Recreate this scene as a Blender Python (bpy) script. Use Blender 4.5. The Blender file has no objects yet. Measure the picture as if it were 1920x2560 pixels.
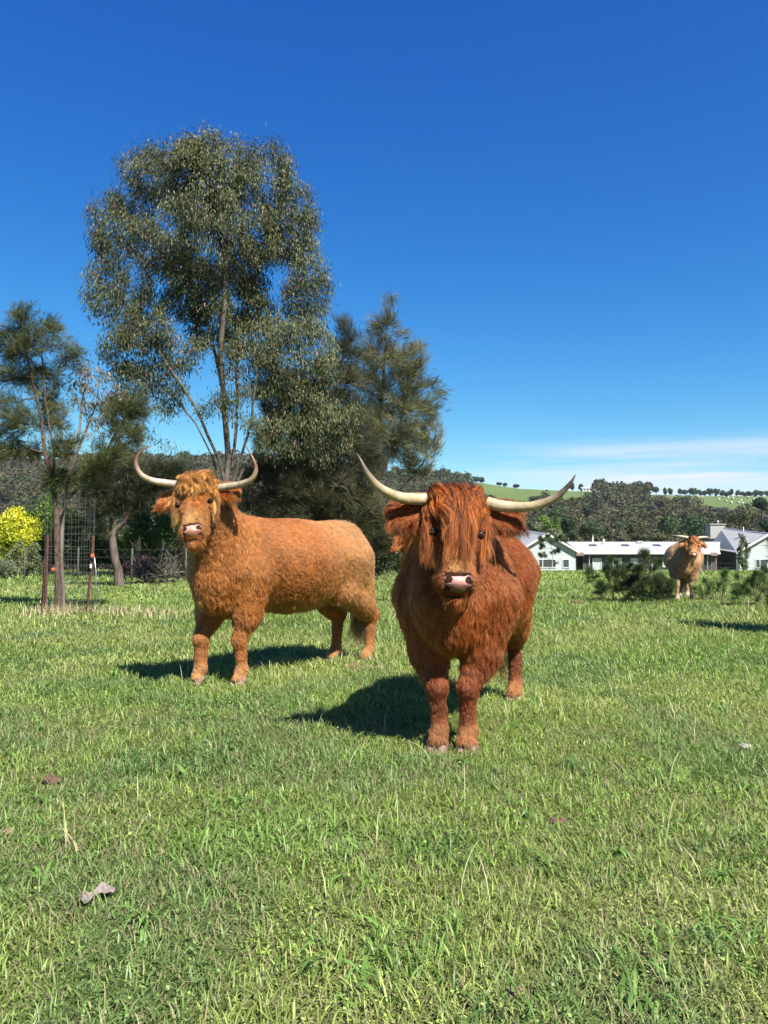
import bpy, math, random
import numpy as np
from mathutils import Vector, Matrix
from mathutils.bvhtree import BVHTree

SC = bpy.context.scene
COL = SC.collection
rnd = random.Random(7)

# ------------------------------------------------------------------ camera
F_PX = 1934.0
PITCH = math.atan(100.0 / F_PX)
CAM_Z = 1.0
cam_d = bpy.data.cameras.new('camera')
cam = bpy.data.objects.new('camera', cam_d)
COL.objects.link(cam)
cam.location = (0, 0, CAM_Z)
cam.rotation_euler = (math.pi / 2 + PITCH, 0, 0)
cam_d.sensor_fit = 'VERTICAL'
cam_d.sensor_height = 24.0
cam_d.lens = 24.0 * F_PX / 2560.0
cam_d.clip_start = 0.05
cam_d.clip_end = 6000
SC.camera = cam

# ------------------------------------------------------------------ light
SUN_DIR = Vector((0.47, -0.76, 1.0)).normalized()      # towards the sun
sun_d = bpy.data.lights.new('sun', 'SUN')
sun_d.energy = 5.0
sun_d.angle = math.radians(0.55)
sun_d.color = (1.0, 0.955, 0.88)
sun = bpy.data.objects.new('sun', sun_d)
COL.objects.link(sun)
sun.rotation_euler = SUN_DIR.to_track_quat('Z', 'Y').to_euler()
sun.location = (20, -20, 25)

world = bpy.data.worlds.new('World')
SC.world = world
world.use_nodes = True
wn, wl = world.node_tree.nodes, world.node_tree.links
wn.clear()
w_out = wn.new('ShaderNodeOutputWorld')
w_bg = wn.new('ShaderNodeBackground')
w_bg.inputs['Strength'].default_value = 0.085
sky = wn.new('ShaderNodeTexSky')
sky.sky_type = 'NISHITA'
sky.sun_disc = False
sky.sun_elevation = math.asin(SUN_DIR.z)
sky.sun_rotation = math.atan2(SUN_DIR.x, SUN_DIR.y)
sky.altitude = 300
sky.air_density = 1.0
sky.dust_density = 0.35
sky.ozone_density = 3.0
hsv = wn.new('ShaderNodeHueSaturation')
hsv.inputs['Saturation'].default_value = 1.22
hsv.inputs['Value'].default_value = 1.0
wl.new(sky.outputs[0], hsv.inputs['Color'])
# thin cirrus streaks low over the horizon, laid out by sky direction
tc = wn.new('ShaderNodeTexCoord')
sepd = wn.new('ShaderNodeSeparateXYZ')
wl.new(tc.outputs['Generated'], sepd.inputs[0])
mp = wn.new('ShaderNodeMapping')
mp.inputs['Rotation'].default_value = (0.0, math.radians(-3.2), 0)
mp.inputs['Scale'].default_value = (1.1, 1.1, 16.0)
wl.new(tc.outputs['Generated'], mp.inputs['Vector'])
cn = wn.new('ShaderNodeTexNoise')
cn.inputs['Scale'].default_value = 1.9
cn.inputs['Detail'].default_value = 7
cn.inputs['Roughness'].default_value = 0.52
cn.inputs['Distortion'].default_value = 0.35
wl.new(mp.outputs[0], cn.inputs['Vector'])
cr = wn.new('ShaderNodeValToRGB')
cr.color_ramp.elements[0].position = 0.42
cr.color_ramp.elements[0].color = (0, 0, 0, 1)
cr.color_ramp.elements[1].position = 0.60
cr.color_ramp.elements[1].color = (1, 1, 1, 1)
wl.new(cn.outputs['Fac'], cr.inputs['Fac'])


def wmath(op, a, b=None, c=None):
    n = wn.new('ShaderNodeMath')
    n.operation = op
    for i, v in enumerate((a, b, c)):
        if v is None:
            continue
        if isinstance(v, (int, float)):
            n.inputs[i].default_value = v
        else:
            wl.new(v, n.inputs[i])
    return n.outputs[0]


def wrange(v, a, b, c, d):
    n = wn.new('ShaderNodeMapRange')
    n.interpolation_type = 'SMOOTHSTEP'
    wl.new(v, n.inputs[0])
    for i, x in enumerate((a, b, c, d)):
        n.inputs[i + 1].default_value = x
    return n.outputs[0]


band = wmath('MULTIPLY', wrange(sepd.outputs['Z'], 0.055, 0.085, 0, 1), wrange(sepd.outputs['Z'], 0.105, 0.15, 1, 0))
side = wrange(sepd.outputs['X'], -0.02, 0.30, 0, 1)
cm = wmath('MULTIPLY', wmath('MULTIPLY', band, side), cr.outputs['Color'])
cm = wmath('MULTIPLY', cm, 0.85)
wmix = wn.new('ShaderNodeMix')
wmix.data_type = 'RGBA'
wl.new(cm, wmix.inputs['Factor'])
# deepen the clear air colour: one response curve per channel, then back to scene units
sepc = wn.new('ShaderNodeSeparateColor'); comc = wn.new('ShaderNodeCombineColor')
wl.new(hsv.outputs[0], sepc.inputs[0])
SKY_U = 1.0 / (0.085 * 2 ** 1.5)
for ch, (gm, kk_) in enumerate(((1.75, 2.7), (1.24, 1.70), (0.72, 1.30))):
    v_ = wmath('POWER', wmath('MULTIPLY', sepc.outputs[ch], 0.105), gm)
    wl.new(wmath('MULTIPLY', v_, kk_ * SKY_U), comc.inputs[ch])
wl.new(comc.outputs[0], wmix.inputs['A'])
wmix.inputs['B'].default_value = (.92 * SKY_U, .96 * SKY_U, 1.04 * SKY_U, 1)
wl.new(wmix.outputs['Result'], w_bg.inputs['Color'])
wl.new(w_bg.outputs[0], w_out.inputs[0])

SC.view_settings.view_transform = 'Standard'
SC.view_settings.look = 'None'
SC.view_settings.exposure = 1.5
SC.view_settings.gamma = 1.0
SC.cycles.max_bounces = 8
SC.cycles.diffuse_bounces = 3
SC.cycles.glossy_bounces = 2
SC.cycles.transmission_bounces = 5
SC.cycles.transparent_max_bounces = 6
SC.cycles.caustics_reflective = False
SC.cycles.caustics_refractive = False


ALB = 0.80      # base colours scaled down against the higher exposure, for deeper shadows


# ------------------------------------------------------------------ helpers
def at(px, py, d):
    """world point seen at photo pixel (px, py) at ground distance d"""
    u, v = (px - 960.0) / F_PX, (1280.0 - py) / F_PX
    fy = math.cos(PITCH) - v * math.sin(PITCH)
    fz = math.sin(PITCH) + v * math.cos(PITCH)
    t = d / fy
    return Vector((u * t, d, CAM_Z + fz * t))


def sstep(a, b, x):
    t = np.clip((np.asarray(x, float) - a) / (b - a), 0, 1)
    return t * t * (3 - 2 * t)


def _hash(ix, iy, iz, seed):
    h = (ix.astype(np.int64) * 374761393 + iy.astype(np.int64) * 668265263 + iz.astype(np.int64) * 2147483647 + seed * 1274126177) & 0xffffffff
    h = ((h ^ (h >> 13)) * 1274126177) & 0xffffffff
    h = h ^ (h >> 16)
    return (h & 0xffffff) / float(0xffffff)


def noise(p, scale=1.0, seed=0, octaves=2):
    """value noise, 0..1, of points (N,2) or (N,3)"""
    p = np.asarray(p, float) * scale
    if p.shape[1] == 2:
        p = np.column_stack([p, np.zeros(len(p))])
    out = np.zeros(len(p)); amp = 1.0; tot = 0
    for o in range(octaves):
        i = np.floor(p); f = p - i; f = f * f * (3 - 2 * f)
        ix, iy, iz = i[:, 0], i[:, 1], i[:, 2]
        v = 0
        for dx in (0, 1):
            for dy in (0, 1):
                for dz in (0, 1):
                    w = (f[:, 0] if dx else 1 - f[:, 0]) * (f[:, 1] if dy else 1 - f[:, 1]) * (f[:, 2] if dz else 1 - f[:, 2])
                    v = v + w * _hash(ix + dx, iy + dy, iz + dz, seed + o * 17)
        out += v * amp; tot += amp
        amp *= 0.5; p = p * 2.03 + 11.3
    return out / tot


def unit(v):
    v = np.asarray(v, float)
    return v / np.maximum(np.linalg.norm(v, axis=-1, keepdims=True), 1e-9)


def tag(o, label=None, cat=None, group=None, kind=None):
    if label: o['label'] = label
    if cat: o['category'] = cat
    if group: o['group'] = group
    if kind: o['kind'] = kind
    return o


def empty(name, loc=(0, 0, 0), rz=0.0):
    o = bpy.data.objects.new(name, None)
    COL.objects.link(o)
    o.location = loc
    o.rotation_euler = (0, 0, rz)
    o.empty_display_size = 0.2
    return o


def mesh(name, V, Fs, m=None, parent=None, smooth=False, attrs=None, loc=None):
    """V (n,3); Fs: one array or a list of arrays of faces (k, 3|4) or python lists"""
    V = np.ascontiguousarray(V, dtype=np.float32)
    me = bpy.data.meshes.new(name)
    if not isinstance(Fs, (list, tuple)):
        Fs = [Fs]
    loops, starts, tot = [], [], 0
    for f in Fs:
        if isinstance(f, np.ndarray) and f.ndim == 2:
            if len(f) == 0: continue
            loops.append(f.ravel()); starts.append(tot + np.arange(len(f)) * f.shape[1]); tot += f.size
        else:
            loops.append(np.array(f)); starts.append(np.array([tot])); tot += len(f)
    loops = np.concatenate(loops).astype(np.int32); starts = np.concatenate(starts).astype(np.int32)
    me.vertices.add(len(V)); me.vertices.foreach_set('co', V.ravel())
    me.loops.add(len(loops)); me.loops.foreach_set('vertex_index', loops)
    me.polygons.add(len(starts)); me.polygons.foreach_set('loop_start', starts)
    if smooth:
        me.polygons.foreach_set('use_smooth', np.ones(len(starts), bool))
    me.update(calc_edges=True)
    if attrs:
        for k, a in attrs.items():
            a = np.asarray(a, np.float32) * (ALB if k == 'col' else 1)
            if a.ndim == 1:
                at_ = me.attributes.new(k, 'FLOAT', 'POINT'); at_.data.foreach_set('value', a)
            else:
                if a.shape[1] == 3:
                    a = np.column_stack([a, np.ones(len(a), np.float32)])
                at_ = me.attributes.new(k, 'FLOAT_COLOR', 'POINT'); at_.data.foreach_set('color', np.ascontiguousarray(a).ravel())
    if m: me.materials.append(m)
    o = bpy.data.objects.new(name, me)
    COL.objects.link(o)
    if parent: o.parent = parent
    if loc is not None: o.location = loc
    return o


class MB:
    """collects boxes, prisms and tubes into one mesh"""
    def __init__(self):
        self.V = []; self.F = []; self.n = 0

    def add(self, V, F):
        self.V += [tuple(v) for v in V]
        self.F += [[i + self.n for i in f] for f in F]
        self.n += len(V)
        return self

    def box(self, x0, x1, y0, y1, z0, z1):
        V = [(x, y, z) for z in (z0, z1) for y in (y0, y1) for x in (x0, x1)]
        return self.add(V, [(0, 2, 3, 1), (4, 5, 7, 6), (0, 1, 5, 4), (2, 6, 7, 3), (0, 4, 6, 2), (1, 3, 7, 5)])

    def hexa(self, P):
        """8 points: bottom 4 (ccw) then top 4"""
        return self.add(P, [(3, 2, 1, 0), (4, 5, 6, 7), (0, 1, 5, 4), (1, 2, 6, 5), (2, 3, 7, 6), (3, 0, 4, 7)])

    def slab(self, P, thick):
        """thick plate under polygon P"""
        P = [Vector(p) for p in P]
        n = (P[1] - P[0]).cross(P[2] - P[0]).normalized()
        if n.z < 0: P = P[::-1]; n = -n
        k = len(P)
        Q = [p - n * thick for p in P]
        F = [tuple(range(k)), tuple(range(2 * k - 1, k - 1, -1))] + [(i, i + k, (i + 1) % k + k, (i + 1) % k) for i in range(k)]
        return self.add(P + Q, F)

    def prism(self, P, vec):
        P = [Vector(p) for p in P]; vec = Vector(vec); k = len(P)
        Q = [p + vec for p in P]
        F = [tuple(range(k))[::-1], tuple(range(k, 2 * k))] + [(i, (i + 1) % k, (i + 1) % k + k, i + k) for i in range(k)]
        return self.add(P + Q, F)

    def tube(self, pts, rad, sides=8, cap=True):
        pts = [Vector(p) for p in pts]
        if isinstance(rad, (int, float)): rad = [rad] * len(pts)
        rings = []
        ref = Vector((0.13, 0.21, 1)) if abs((pts[-1] - pts[0]).normalized().z) < 0.85 else Vector((1, 0.1, 0.05))
        base = self.n; V = []; F = []
        for i, p in enumerate(pts):
            d = (pts[min(i + 1, len(pts) - 1)] - pts[max(i - 1, 0)]).normalized()
            a = d.cross(ref).normalized(); b = d.cross(a)
            for s in range(sides):
                t = 2 * math.pi * s / sides
                V.append(p + (a * math.cos(t) + b * math.sin(t)) * rad[i])
        for i in range(len(pts) - 1):
            for s in range(sides):
                s2 = (s + 1) % sides
                F.append((i * sides + s, i * sides + s2, (i + 1) * sides + s2, (i + 1) * sides + s))
        if cap:
            F.append(tuple(range(sides))[::-1]); F.append(tuple((len(pts) - 1) * sides + s for s in range(sides)))
        return self.add(V, F)

    def build(self, name, m, parent=None, smooth=False, loc=None, bevel=0.0):
        me = bpy.data.meshes.new(name)
        me.from_pydata([tuple(v) for v in self.V], [], self.F)
        me.update()
        if smooth:
            me.polygons.foreach_set('use_smooth', np.ones(len(me.polygons), bool))
        if m: me.materials.append(m)
        o = bpy.data.objects.new(name, me); COL.objects.link(o)
        if parent: o.parent = parent
        if loc is not None: o.location = loc
        if bevel:
            b = o.modifiers.new('bevel', 'BEVEL'); b.width = bevel; b.segments = 2; b.limit_method = 'ANGLE'
        return o


# ------------------------------------------------------------------ materials
class NT:
    def __init__(self, name):
        self.m = bpy.data.materials.new(name); self.m.use_nodes = True
        self.n = self.m.node_tree.nodes; self.l = self.m.node_tree.links
        self.b = self.n['Principled BSDF']
        self.out = self.n['Material Output']

    def node(self, t, **kw):
        x = self.n.new(t)
        for k, v in kw.items(): setattr(x, k, v)
        return x

    def set(self, sock, v):
        if isinstance(v, bpy.types.NodeSocket): self.l.new(v, sock)
        else: sock.default_value = v

    def tex(self, scale, detail=4, rough=0.55, coord='Object', vscale=None, out='Fac', kind='ShaderNodeTexNoise'):
        t = self.node(kind)
        t.inputs['Scale'].default_value = scale
        if 'Detail' in t.inputs and kind != 'ShaderNodeTexVoronoi': t.inputs['Detail'].default_value = detail
        if 'Roughness' in t.inputs and kind != 'ShaderNodeTexVoronoi': t.inputs['Roughness'].default_value = rough
        c = self.node('ShaderNodeTexCoord')
        src = c.outputs[coord]
        if vscale:
            mp_ = self.node('ShaderNodeMapping'); mp_.inputs['Scale'].default_value = vscale
            self.l.new(src, mp_.inputs[0]); src = mp_.outputs[0]
        self.l.new(src, t.inputs['Vector'])
        return t.outputs[out]

    def ramp(self, fac, stops):
        r = self.node('ShaderNodeValToRGB')
        e = r.color_ramp.elements
        while len(e) < len(stops): e.new(0.5)
        for x, (p, c) in zip(e, stops):
            x.position = p
            x.color = tuple(c) + (1,) if not isinstance(c, (int, float)) else (c, c, c, 1)
        self.set(r.inputs[0], fac)
        return r.outputs[0]

    def mix(self, f, a, b, blend='MIX'):
        x = self.node('ShaderNodeMix', data_type='RGBA', blend_type=blend)
        self.set(x.inputs['Factor'], f)
        for s, v in (('A', a), ('B', b)):
            if isinstance(v, tuple) and len(v) == 3: v = v + (1,)
            self.set(x.inputs[s], v)
        return x.outputs['Result']

    def attr(self, name, out='Color'):
        x = self.node('ShaderNodeAttribute', attribute_name=name)
        return x.outputs[out]

    def bump(self, h, strength=0.3, dist=0.01):
        x = self.node('ShaderNodeBump')
        x.inputs['Strength'].default_value = strength; x.inputs['Distance'].default_value = dist
        self.set(x.inputs['Height'], h)
        self.l.new(x.outputs[0], self.b.inputs['Normal'])
        return x.outputs[0]

    def pbr(self, col, rough=0.6, metal=0.0, spec=0.5):
        if isinstance(col, tuple) and len(col) == 3: col = col + (1,)
        self.set(self.b.inputs['Base Color'], col)
        self.set(self.b.inputs['Roughness'], rough)
        self.b.inputs['Metallic'].default_value = metal
        self.b.inputs['Specular IOR Level'].default_value = spec
        return self


def simple(name, c, rough=0.6, var=0.15, scale=6.0, metal=0.0, spec=0.4, bump=0.0, vscale=None):
    t = NT(name)
    c = tuple(x * ALB for x in c)
    lo = tuple(x * (1 - var) for x in c); hi = tuple(min(1, x * (1 + var)) for x in c)
    n = t.tex(scale, 5, 0.6, vscale=vscale)
    t.pbr(t.ramp(n, [(0.3, lo), (0.7, hi)]), rough, metal, spec)
    if bump: t.bump(n, bump, 0.01)
    return t.m


def leaf_mat(name, trans=0.3, rough=0.5, spec=0.35, tcol=None):
    """foliage: per-leaf colour attribute, some light passes through the leaf"""
    t = NT(name)
    c = t.attr('col')
    t.pbr(c, rough, 0, spec)
    tr = t.node('ShaderNodeBsdfTranslucent')
    bright = t.mix(1.0, c, tcol or (1.35, 1.5, 0.75), 'MULTIPLY')
    t.l.new(bright, tr.inputs['Color'])
    mx = t.node('ShaderNodeMixShader'); mx.inputs[0].default_value = trans
    t.l.new(t.b.outputs[0], mx.inputs[1]); t.l.new(tr.outputs[0], mx.inputs[2])
    t.l.new(mx.outputs[0], t.out.inputs[0])
    return t.m


def bark_mat(name, a, b, scale=9.0, vs=(1, 1, 0.25), bump=0.6):
    t = NT(name)
    a = tuple(x * ALB for x in a); b = tuple(x * ALB for x in b)
    n = t.tex(scale, 6, 0.65, vscale=vs)
    n2 = t.tex(scale * 0.25, 3, 0.5)
    c = t.mix(n2, t.ramp(n, [(0.35, a), (0.65, b)]), t.ramp(n, [(0.3, tuple(x * 0.7 for x in a)), (0.7, tuple(x * 0.95 for x in b))]))
    t.pbr(c, 0.85, 0, 0.2)
    t.bump(n, bump, 0.02)
    return t.m
# ------------------------------------------------------------------ terrain
RIDGE = np.array([(-900, 1130), (-300, 1138), (0, 1146), (450, 1150), (800, 1165), (1100, 1192), (1180, 1203), (1300, 1221), (1440, 1227),
                  (1500, 1228), (1620, 1234), (1760, 1240), (1920, 1242), (2300, 1250), (3200, 1240)], float)
RIDGE_D = 620.0


def terrain(x, y):
    x = np.asarray(x, float); y = np.asarray(y, float)
    x, y = np.broadcast_arrays(x, y)
    p = np.column_stack([x.ravel(), y.ravel()])
    near = (noise(p, 0.9, 3, 2) - 0.5).reshape(x.shape) * 0.035 + (noise(p, 0.22, 9, 2) - 0.5).reshape(x.shape) * 0.05
    near = near * sstep(0.5, 4, y)
    z = near - 2.0 * sstep(37, 78, y) - 5.0 * sstep(110, 190, y)
    yy = np.maximum(y, 30.0)
    px = 960 + F_PX * x / yy
    rz = 1.0 + (1380 - np.interp(px, RIDGE[:, 0], RIDGE[:, 1])) / F_PX * RIDGE_D
    hill = np.clip((y - 170) / (RIDGE_D - 170), 0, 1)
    hill = 0.55 * hill + 0.45 * sstep(0, 1, hill)
    z = z + (rz + 7.0) * hill
    z = z + ((noise(p, 0.011, 5, 3) - 0.5).reshape(x.shape) * 14 + (noise(p, 0.03, 15, 2) - 0.5).reshape(x.shape) * 5) * sstep(190, 330, y) * (1 - 0.8 * sstep(480, 600, y))
    z = z - 60 * sstep(RIDGE_D + 10, RIDGE_D + 900, y)
    return z


def tz(x, y):
    return float(terrain(np.array([x]), np.array([y]))[0])


ys = np.concatenate([np.linspace(-60, 0, 16)[:-1], np.linspace(0, 12, 90)[:-1], np.geomspace(12, 60, 70)[:-1], np.geomspace(60, 640, 110)[:-1], np.geomspace(640, 4000, 16)])
ts = np.linspace(-1, 1, 141)
ts = np.sign(ts) * (0.35 * np.abs(ts) + 0.65 * np.abs(ts) ** 2.2)
XX = ts[None, :] * (30 + 1.5 * np.maximum(ys, 0))[:, None]
YY = np.repeat(ys[:, None], len(ts), 1)
ZZ = terrain(XX, YY)
V = np.column_stack([XX.ravel(), YY.ravel(), ZZ.ravel()])
nr, nc = XX.shape
ii, jj = np.meshgrid(np.arange(nr - 1), np.arange(nc - 1), indexing='ij')
a = (ii * nc + jj).ravel()
Fq = np.column_stack([a, a + 1, a + nc + 1, a + nc])


# ---- where the paddock is lush, dry, blue-green ...
def grass_tint(p):
    """(N,3) linear colour of the sward at ground points (N,2): broad natural patches"""
    n1 = noise(p, 0.55, 21, 3)[:, None]; n2 = noise(p, 1.7, 33, 2)[:, None]; n3 = noise(p, 0.16, 41, 2)[:, None]
    lush = np.array([0.205, 0.305, 0.058]); yel = np.array([0.315, 0.375, 0.105]); blue = np.array([0.130, 0.228, 0.070])
    c = lush * (1 - sstep(0.42, 0.68, n1)) + yel * sstep(0.42, 0.68, n1)
    k = sstep(0.56, 0.72, n2) * 0.75
    c = c * (1 - k) + blue * k
    return c * (0.70 + 0.62 * n3)


PASTB = lambda px: np.interp(px, [1600, 1640, 1700, 1760, 1890, 2300], [1232, 1236, 1241, 1249, 1268, 1276])


def pasture(x, y):
    """open green fields high on the far hillside"""
    px = 960 + F_PX * x / y
    z = terrain(x, y)
    py = 1380 - (z - 1) / y * F_PX
    m1 = sstep(1165, 1215, px) * (1 - sstep(1450, 1500, px)) * (py < 1256) * (y > 250)
    m2 = sstep(1600, 1680, px) * (py < PASTB(px) + 14) * (y > 250)
    m3 = (y > 600) * 1.0
    return np.maximum(np.maximum(m1, m2), m3)


pts2 = V[:, :2]
gcol = grass_tint(pts2)
far = sstep(20, 60, V[:, 1])[:, None]
soil = np.array([0.075, 0.085, 0.030])
near_c = gcol * 0.34 + soil * 0.30
field = gcol * 0.55 + np.array([0.02, 0.035, 0.005])
pas = pasture(V[:, 0], np.maximum(V[:, 1], 30))[:, None] * (V[:, 1] > 300)[:, None]
wood = np.array([0.045, 0.048, 0.026])
hillc = wood * (1 - pas) + np.array([0.105, 0.150, 0.045]) * pas * (0.85 + 0.3 * noise(pts2, 0.02, 3, 2)[:, None])
hm = sstep(150, 185, V[:, 1])[:, None]
cc = (near_c * (1 - far) + field * far) * (1 - hm) + hillc * hm
t = NT('ground_soil_and_turf')
n = t.tex(38, 7, 0.7)
n2 = t.tex(4, 4, 0.6)
c = t.mix(1.0, t.attr('col'), t.ramp(n, [(0.3, 0.45), (0.7, 1.35)]), 'MULTIPLY')
c = t.mix(t.ramp(n2, [(0.55, 0.0), (0.75, 0.35)]), c, (0.15, 0.12, 0.07))
t.pbr(c, 0.95, 0, 0.1)
t.bump(n, 0.5, 0.02)
ground = mesh('ground', V, Fq, t.m, smooth=True, attrs={'col': cc})
tag(ground, 'rough paddock ground that falls away to a valley and rises to a wooded hill', 'ground', kind='structure')


# ------------------------------------------------------------------ grass
def in_trunk_gap(P):
    return np.zeros(len(P), bool)


def blades(rs, P, L, W, lean_lo, lean_hi, col, tipcol=None, seg=2, curl=1.0, az=None):
    """one blade = strip of `seg` quads + a tip triangle; returns V, quads, tris, colours"""
    n = len(P)
    az = rs.uniform(0, 2 * np.pi, n) if az is None else az
    lean = rs.uniform(lean_lo, lean_hi, n)
    d = np.column_stack([np.cos(az), np.sin(az), np.zeros(n)])
    s = np.column_stack([-np.sin(az + rs.normal(0, .5, n)), np.cos(az + rs.normal(0, .5, n)), np.zeros(n)])
    up = np.array([0, 0, 1.0])
    k = seg + 1
    Vs = []; Cs = []
    pos = P.copy(); ang = lean * 0.45
    tip = col if tipcol is None else tipcol
    for i in range(k):
        w = W * (1.0 - 0.75 * (i / k) ** 1.6) * 0.5
        if i == 0: w = w * 0.7
        Vs += [pos - s * w[:, None], pos + s * w[:, None]]
        f = (i / k)
        c = col * (1 - f) * 0.9 + tip * f
        Cs += [c, c]
        pos = pos + (d * np.sin(ang)[:, None] + up * np.cos(ang)[:, None]) * (L / k)[:, None]
        ang = ang + lean * curl * 0.55
    Vs.append(pos); Cs.append(tip)
    nv = 2 * k + 1
    V = np.stack(Vs, 1).reshape(-1, 3); C = np.stack(Cs, 1).reshape(-1, 3)
    b = np.arange(n) * nv
    q = np.concatenate([np.column_stack([b + 2 * i, b + 2 * i + 1, b + 2 * i + 3, b + 2 * i + 2]) for i in range(seg)])
    tr = np.column_stack([b + 2 * seg, b + 2 * seg + 1, b + nv - 1])
    return V, q, tr, C


def scatter(rs, y0, y1, dens, margin=0.66, pad=1.1):
    """uniform random ground points between two distances, across the view and some way beside it"""
    w1 = margin * y1 + pad
    n = int(dens * (y1 - y0) * 2 * w1)
    y = rs.uniform(y0, y1, n); x = rs.uniform(-w1, w1, n)
    k = np.abs(x) < margin * y + pad
    return np.column_stack([x[k], y[k]])


class Geo:
    def __init__(self): self.V = []; self.Q = []; self.T = []; self.C = []; self.n = 0
    def add(self, V, q, t, C):
        self.V.append(V); self.C.append(C)
        if q is not None and len(q): self.Q.append(q + self.n)
        if t is not None and len(t): self.T.append(t + self.n)
        self.n += len(V)
    def build(self, name, m, parent=None, smooth=False):
        Fs = []
        if self.Q: Fs.append(np.concatenate(self.Q))
        if self.T: Fs.append(np.concatenate(self.T))
        return mesh(name, np.concatenate(self.V), Fs, m, parent, smooth, {'col': np.concatenate(self.C)})


M_GRASS = leaf_mat('grass_blades', 0.32, 0.45, 0.3, (1.2, 1.35, 0.6))
rs = np.random.RandomState(11)
g = Geo()
#        y0   y1   density  length       width
BANDS = [(0.9, 2.6, 13500, 0.050, 0.0042), (2.6, 4.2, 9500, 0.053, 0.0048), (4.2, 6.5, 6200, 0.056, 0.0052), (6.5, 10, 3000, 0.07, 0.0075),
         (10, 16, 1150, 0.085, 0.012), (16, 26, 420, 0.10, 0.020), (26, 44, 150, 0.12, 0.034)]
for (y0, y1, dens, L0, W0) in BANDS:
    P2 = scatter(rs, y0, y1, dens)
    # tussocky: thin the sward where a fine noise is low
    nz = noise(P2, 9.0, 5, 2)
    keep = rs.rand(len(P2)) < 0.45 + 0.85 * sstep(0.3, 0.62, nz)
    P2 = P2[keep]; nz = nz[keep]
    n = len(P2)
    tall = noise(P2, 0.8, 61, 3)
    tuft = sstep(0.60, 0.74, tall)
    L = L0 * rs.uniform(0.55, 1.35, n) * (0.75 + 0.55 * nz) * (1 + 0.45 * tuft)
    W = W0 * rs.uniform(0.6, 1.4, n)
    col = grass_tint(P2)
    v = rs.rand(n)[:, None]
    col = col * (0.42 + 1.15 * rs.rand(n)[:, None] ** 1.5)
    dry = (rs.rand(n) < 0.07 + 0.12 * (noise(P2, 1.1, 77, 2) > 0.56))[:, None]
    straw = np.array([0.38, 0.34, 0.17]) * (0.6 + 0.6 * v)
    col = np.where(dry, straw, col)
    tipc = col * 0.75 + np.array([0.38, 0.44, 0.15]) * 0.25
    z = terrain(P2[:, 0], P2[:, 1])
    P3 = np.column_stack([P2, z - 0.004])
    g.add(*blades(rs, P3, L, W, 0.35, 1.75, col, tipc, 2))
# small broad leaves and clover low in the sward
for (y0, y1, dn, sz) in ((.9, 2.6, 2800, .0085), (2.6, 4.6, 1500, .011), (4.6, 7.5, 600, .015)):
    P2 = scatter(rs, y0, y1, dn); nz = noise(P2, 3.0, 95, 2); P2 = P2[rs.rand(len(P2)) < sstep(.35, .62, nz)]; n = len(P2)
    P3 = np.column_stack([P2, terrain(P2[:, 0], P2[:, 1]) + rs.uniform(.004, .034, n)])
    a = rs.uniform(0, 6.28, n); D = np.column_stack([np.cos(a), np.sin(a), rs.normal(0, .35, n)]); D /= np.linalg.norm(D, axis=1)[:, None]
    s_ = np.cross(D, np.array([0, 0, 1.0]) + rs.normal(0, .3, (n, 3))); s_ /= np.linalg.norm(s_, axis=1)[:, None]
    L = (sz * rs.uniform(.6, 1.5, n))[:, None]; Wd = L * rs.uniform(.3, .5, (n, 1))
    V = np.stack([P3, P3 + D * L * .45 + s_ * Wd, P3 + D * L, P3 + D * L * .45 - s_ * Wd], 1).reshape(-1, 3)
    c = grass_tint(P2) * rs.uniform(.6, 1.6, (n, 1)); br = rs.rand(n) < .10; c[br] = np.array([.20, .14, .08])
    g.add(V, np.arange(n)[:, None] * 4 + np.arange(4)[None], None, np.repeat(c, 4, 0))
# flat-lying thatch and runners close by
P2 = scatter(rs, 0.9, 5.0, 2400)
n = len(P2)
col = np.array([0.33, 0.29, 0.15]) * rs.uniform(0.5, 1.2, n)[:, None]
g.add(*blades(rs, np.column_stack([P2, terrain(P2[:, 0], P2[:, 1]) + 0.006]), rs.uniform(0.03, 0.08, n), np.full(n, 0.0032), 1.2, 2.6, col, None, 1))
# broad-bladed weeds: rosettes of wide leaves
cen = scatter(rs, 1.2, 8.0, 14)
for (cx, cy) in cen:
    m_ = rs.randint(6, 15)
    a0 = rs.uniform(0, 2 * np.pi, m_)
    P = np.column_stack([cx + rs.normal(0, .012, m_), cy + rs.normal(0, .012, m_), np.full(m_, tz(cx, cy))])
    s_ = rs.uniform(0.7, 1.3)
    colr = np.array([0.13, 0.24, 0.05]) * rs.uniform(0.75, 1.35, m_)[:, None]
    g.add(*blades(rs, P, rs.uniform(.06, .13, m_) * s_, rs.uniform(.007, .012, m_) * s_, 0.9, 2.0, colr, colr * 1.15, 3, az=a0))
# lush tussocks
tus = [(-0.95, 3.75, .34), (-0.35, 2.75, .30), (1.3, 2.6, .25), (2.2, 6.4, .9), (3.3, 7.8, .9), (-2.1, 7.9, .7), (2.3, 3.4, .35)]
for _ in range(120):
    y = rs.uniform(1.3, 22); tus.append((rs.uniform(-.6, .6) * y, y, rs.uniform(.06, .16) * (1 + y * .06)))
for (cx, cy, r) in tus:
    m_ = int(min(1500, 2600 * r * r * 10 / (1 + cy * .35)))
    q = rs.normal(0, r * .55, (m_, 2)) + (cx, cy)
    wd = 0.0042 * (1 + cy * .16)
    cA = (np.array([0.10, 0.175, 0.045]) if (cx * 7 + cy) % 2 > .9 else np.array([0.16, 0.27, 0.06])) * rs.uniform(.6, 1.3, m_)[:, None]
    g.add(*blades(rs, np.column_stack([q, terrain(q[:, 0], q[:, 1])]), rs.uniform(.03, .095, m_), np.full(m_, wd) * rs.uniform(.6, 1.4, m_), 0.3, 1.9, cA, cA * 1.25, 3))
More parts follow.
